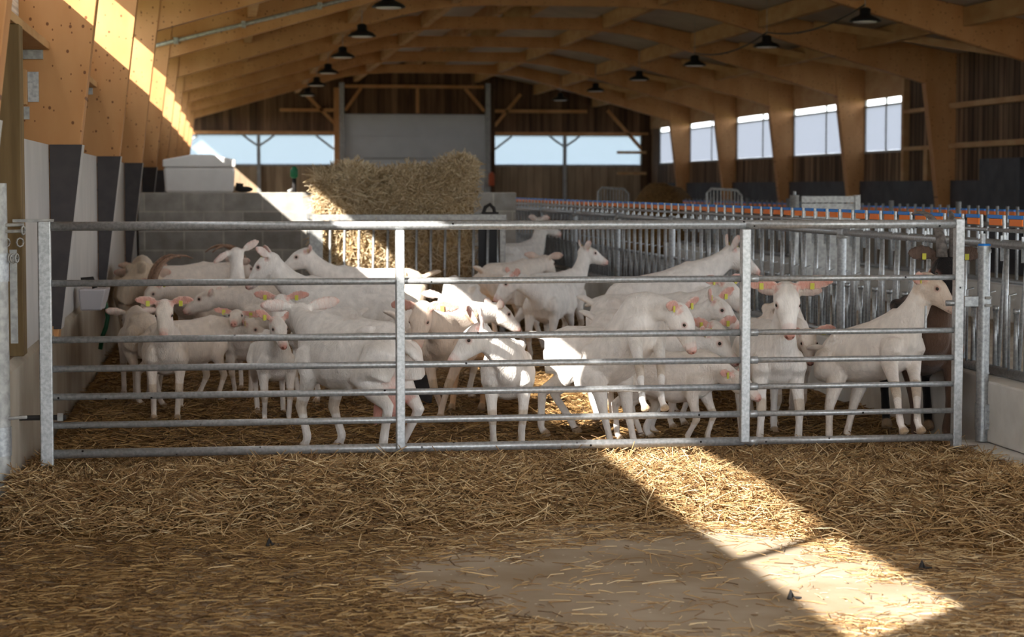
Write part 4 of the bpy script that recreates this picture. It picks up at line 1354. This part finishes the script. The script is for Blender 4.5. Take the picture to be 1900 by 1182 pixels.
    C = np.array([np.asarray(c, float) for c in S.c])
    for i in range(nv):
        acc = np.zeros(3); wt = 0
        for _, ii, dd in kd.find_n(tuple(co[i]), 3):
            w = 1 / (dd * dd + 1e-5); acc += C[ii] * w; wt += w
        colr[i, :3] = acc / wt
    # eye rims, nostrils and mouth line: colours the animal has
    for e, sg in eyes:
        d = np.linalg.norm(co - e * s, axis=1)
        k_ = np.clip(1 - (d / s - .012) / .014, 0, 1)[:, None] * .75
        colr[:, :3] = colr[:, :3] * (1 - k_) + np.array((.50, .25, .20)) * (0.55 if coat.mean() < .3 else 1) * k_
    for sg in (1, -1):
        nn = hb + (h * .232 + side * sg * .016 - u * .034) * hs
        k_ = (np.linalg.norm(co - nn * s, axis=1) < .009 * s)
        colr[k_, :3] = (.22, .07, .05)
        for t in np.linspace(0, 1, 8):
            mm = hb + (h * (.228 - .075 * t) + side * sg * (.014 + .026 * t) - u * (.058 + .002 * t)) * hs
            k_ = (np.linalg.norm(co - mm * s, axis=1) < .0065 * s)
            colr[k_, :3] = colr[k_, :3] * .55
    a = body.color_attributes.new('coat', 'FLOAT_COLOR', 'POINT')
    a.data.foreach_set('color', colr.reshape(-1))
    for p in body.polygons: p.use_smooth = True
    body.materials.clear(); body.materials.append(M['coat'])
    o = bpy.data.objects.new('body', body); col.objects.link(o); o.parent = root
    # eyes, tags, horns
    for e, sg in eyes:
        eb = MB().ball(tuple(e * s), 0.0115 * s, n=10, m=8)
        pe = eb.build('eye', M['eye'], None, smooth=True); pe.parent = root
    for k in range(2):
        if tags[k]:
            c, ed, nrm = tagpos[k]
            c = c * s; dn = V3(0, 0, -1)
            m = MB().obox(tuple(c + dn * -.008), tuple(c + dn * .028), .024, .004, up=tuple(nrm))
            pt = m.build('ear_tag', M['tag']); pt.parent = root
    if horns:
        hl_, spread, mat = horns
        for sg in (1, -1):
            b0 = hb + (h * .01 + side * sg * .028 + u * .055) * hs
            pth = []
            for t in np.linspace(0, 1, 9):
                ang = .75 + t * 2.0
                pth.append(tuple((b0 + (u * (math.sin(ang) - .6816) * .62 + h * (math.cos(ang) - .7317) * .62 + side * sg * spread * t * t) * hl_) * s))
            mb = MB().tube(pth, [(.024 * (1 - t) + .005) * s for t in np.linspace(0, 1, 9)], 10)
            pt = mb.build('horn', mat, smooth=True); pt.parent = root
    rump = T((-.46, 0, .6)) * s; nose_ = (hb + h * .22 * hs) * s
    GINFO.append((label, root, hb * s, nose_, rump, T((.25, 0, .73)) * s))
    return root, dict(T=T, hb=hb, h=h, u=u, side=side, s=s)


BROWN = np.array((0.12, 0.068, 0.045))
BLACK = np.array((0.012, 0.010, 0.011))
TAN = np.array((0.66, 0.42, 0.24))
WARM = np.array((0.86, 0.76, 0.67))

#GOATLIST
exec_goats = True
# left front group
goat('big doe with pink udder, turned away behind the gate, left of its left inner upright', 650, 11.85, 126, 1.12, ny=-22, ne=16, hy=-38, hp=-25, udder=True, tail=-.7, belly=1.12, feet=((.03, 0), (-.04, 0), (.0, .02), (.10, 0)), tags=(0, 1),
     ears=((.1, -.2), (.25, -.2)))
goat('white goat with pink ears facing the camera in front of the left wall', 308, 13.95, 272, .90, ny=-2, ne=50, hy=-5, hp=-48, coat=WARM, ears=((.32, 0), (.32, 0)))
goat('fluffy cream goat facing right behind the pink eared one at left', 352, 14.75, 38, .86, ne=0, hp=-25, hy=-40, coat=WARM, voxel=.011, tail=-.5)
goat('small woolly white goat with lifted muzzle facing the camera, left middle', 455, 15.4, 262, .80, ne=30, hp=-5, ears=((-.1, .0), (.25, 0)), coat=WARM)
goat('pale goat seen from behind close to the left wall under the drinking bowl', 262, 15.2, 100, .92, ne=0, hp=-30, coat=WARM, coat2=CREAM * .4 + WARM * .6, tail=-.8)
goat('white goat peeking out left of the large doe, only face and legs seen', 508, 13.6, 275, .84, ny=-8, ne=38, hy=12, hp=-35, ears=((.7, 0), (.7, 0)))
goat('white goat with tagged ears whose head shows above the peeking one', 606, 14.9, 232, .95, ny=-5, ne=32, hy=20, hp=-40, voxel=.011)
# left back group
goat('big white doe facing left with raised head and pink upright ears behind the large doe', 638, 16.2, 160, 1.16, ne=44, ny=10, hp=-38, ears=((.8, .2), (.8, .2)), voxel=.012, tail=-.6)
goat('white goat seen from behind with head up and one ear raised', 450, 17.7, 96, 1.05, ne=74, hp=-8, ears=((-.5, -.1), (.7, -.1)), voxel=.012, tags=(0, 1))
goat('white doe facing left with her head lowered beside the horned goat', 535, 16.7, 168, 1.06, ne=0, hp=-18, voxel=.012, coat=WARM)
goat('white goat with tan ears at the left post of the hay rack', 690, 18.8, 180, 1.14, ne=40, hp=-20, voxel=.012, coat2=CREAM)
goat('white goat with long curved brown horns rising behind the pink eared goat', 392, 18.4, 220, 1.02, ne=8, hp=-40, horns=(.42, .12, M['horn']), voxel=.012, coat=WARM)
goat('white goat with horns swept back towards the left, before the block wall', 338, 20.2, 30, 1.12, ne=12, hp=-25, horns=(.34, .10, M['horn']), voxel=.012, coat=WARM, tags=(0, 0))
goat('tan rumped goat seen from behind at the back left', 266, 18.9, 92, 1.26, ne=-15, hp=-30, coat=CREAM * .5 + WARM * .5, coat2=CREAM, tail=.9, voxel=.012, tags=(0, 0))
goat('cream goat farthest left, standing along the wall', 258, 20.1, 88, 1.14, ne=0, hp=-30, coat=CREAM, voxel=.012, tags=(0, 0))
# centre group
goat('tan faced goat with tan legs just right of the left inner gate upright', 840, 13.75, 246, .98, ny=-6, ne=28, hy=-4, hp=-55, coat=WARM * .6 + TAN * .4, coat2=TAN, face=TAN * .5 + WHITE * .5, hl=1.12, ears=((-.15, -.1), (-.1, -.1)), feet=((.06, -.08), (-.03, -.07), (0, 0), (.08, 0)))
goat('brightly sunlit white goat behind the one nearest the gate', 812, 14.7, 42, 1.0, ny=-10, ne=4, hy=-30, hp=-30, voxel=.011)
goat('pale goat rump in front of the hay rack bars', 854, 17.6, 95, 1.06, ne=-20, hp=-40, voxel=.012, tags=(0, 0))
goat('white goat with upright ears turning its head left close behind the gate centre', 942, 11.98, 262, .92, ny=-40, ne=32, hy=-72, hp=-34, ears=((1.6, -.3), (1.6, -.3)), feet=((.02, 0), (.0, 0), (.1, -.01), (.1, 0)), tags=(0, 0), hl=1.1)
goat('white goat with fluffy tail facing right beside the climbing kid', 1140, 12.4, 338, .98, ne=5, hp=-30, tail=.35, feet=((0, 0), (0, 0), (.10, 0), (-.06, 0)))
# climbing kid
def foot(px, Y):
    q = P(px, 850, Y); return (q.x, Y, 0.0)


def rail_at(px, k, dy=0.0):
    q = gp(gate_t(px), rail_z[k]); return (q[0], q[1] + dy, q[2] + 0.02)


goat('white kid standing with its forefeet up on a gate rail, head hanging over', 1172, 11.72, 302, .88, ny=8, ne=-4, hy=22, hp=-58, pitch=40, front_world=(rail_at(1232, 5, .02), rail_at(1196, 5, .02)),
     hind_world=(foot(1180, 11.50), foot(1136, 11.62)), ears=((.35, -.1), (.2, -.1)), tail=-.6, hl=1.12)
goat('white goat stooping to the right with lowered head under the climbing kid', 1250, 12.02, 320, .80, ne=-22, hp=-25, nl=.8, coat=WARM * .5 + WHITE * .5, feet=((.02, 0), (-.06, 0), (.05, 0), (-.04, 0)), tail=-.8)
goat('white goat with tagged pink ear looking out right of the climbing kid', 1205, 13.0, 312, .90, ny=-5, ne=20, hy=-10, hp=-38, voxel=.011, hl=1.1)
goat('white goat with raised pink ear in the crowd right of centre', 1198, 13.75, 314, 1.0, ny=0, ne=28, hy=5, hp=-30, ears=((.8, .1), (.8, .1)), voxel=.011)
goat('white goat at the back of the crowd left of the right inner upright', 1205, 14.7, 322, 1.08, ne=30, hy=-12, hp=-32, voxel=.011)
goat('large white doe with forefeet on the curb, head raised to the barrier', 1232, 15.7, 16, 1.14, ne=30, hp=-25, hy=-15, pitch=10, tail=-.3, voxel=.011, ears=((.8, -.1), (.8, -.1)), zr=0.03)
# right group
goat('white goat with wide pink ears staring at the camera beside the right inner gate upright', 1430, 12.0, 266, 1.05, ny=-2, ne=62, hy=-2, hp=-48, belly=1.1, ears=((.34, 0), (.34, 0)), feet=((.05, .02), (.08, .03), (0, 0), (0, 0)), hl=1.12, earlen=1.12)
goat('white goat peeping out with one pink ear right of the staring goat', 1448, 12.95, 275, .84, ny=0, ne=22, hy=-12, hp=-45, ears=((.35, 0), (.2, 0)), coat=WARM)
goat('pinkish white goat turned away behind the staring goat', 1452, 13.9, 70, 1.10, ne=10, hp=-30, coat=WARM, voxel=.011, tags=(0, 0))
goat('cream white goat with forefeet on the bottom gate rail, looking right', 1626, 11.84, 298, .95, ny=10, ne=60, hy=24, hp=-30, pitch=16, coat=WARM * .6 + WHITE * .4, face=WARM * .7 + TAN * .3, tail=.1,
     front_world=(rail_at(1708, 6, .01), rail_at(1676, 6, .01)), hind_world=(foot(1574, 11.82), foot(1541, 11.74)), ears=((.2, -.05), (.05, .1)), voxel=.009, hl=1.1)
bg, bi = goat('black and brown billy goat with grey horns and blue neck tag', 1735, 12.1, 262, 1.24, ny=8, ne=66, hy=8, hp=-50, coat=BROWN, coat2=BLACK, face=BLACK, horns=(.30, .22, M['horn_grey']),
             ears=((.1, 0), (.2, 0)), tail=-.8, stain=0, X=4.25, earlen=.8)
# middle distance
goat('white goat facing left with bowed head to the right of the hay rack', 1016, 18.0, 248, 1.06, ny=-35, ne=20, hy=-60, hp=-42, voxel=.012, tags=(0, 0))
goat('white goat standing in profile to the right before the barrier, head high', 1030, 19.4, 42, 1.04, ne=58, hy=-35, hp=-15, voxel=.012, ears=((.6, 0), (.6, 0)))
goat('white goat with turned head just right of the rack, behind the bowed one', 945, 20.6, 48, 1.12, ne=15, hp=-30, voxel=.012, tags=(0, 0), coat=WARM)
goat('white goat with lifted head farthest back beside the rack', 962, 24.4, 50, 1.25, ne=62, hy=-30, hp=-20, voxel=.012, tags=(0, 0))

# blue tag of the billy and leg band of the doe
T_, hb_, s_ = bi['T'], bi['hb'], bi['s']
nk = (T_((.31, 0, .60)) * .35 + hb_ * .65) * s_
m = MB().tube([tuple(nk + V3(.10, -.02, -.02)), tuple(nk + V3(.10, -.02, -.13))], .016, 10)
pt = m.build('neck_tag', M['blue'], smooth=True); pt.parent = bg
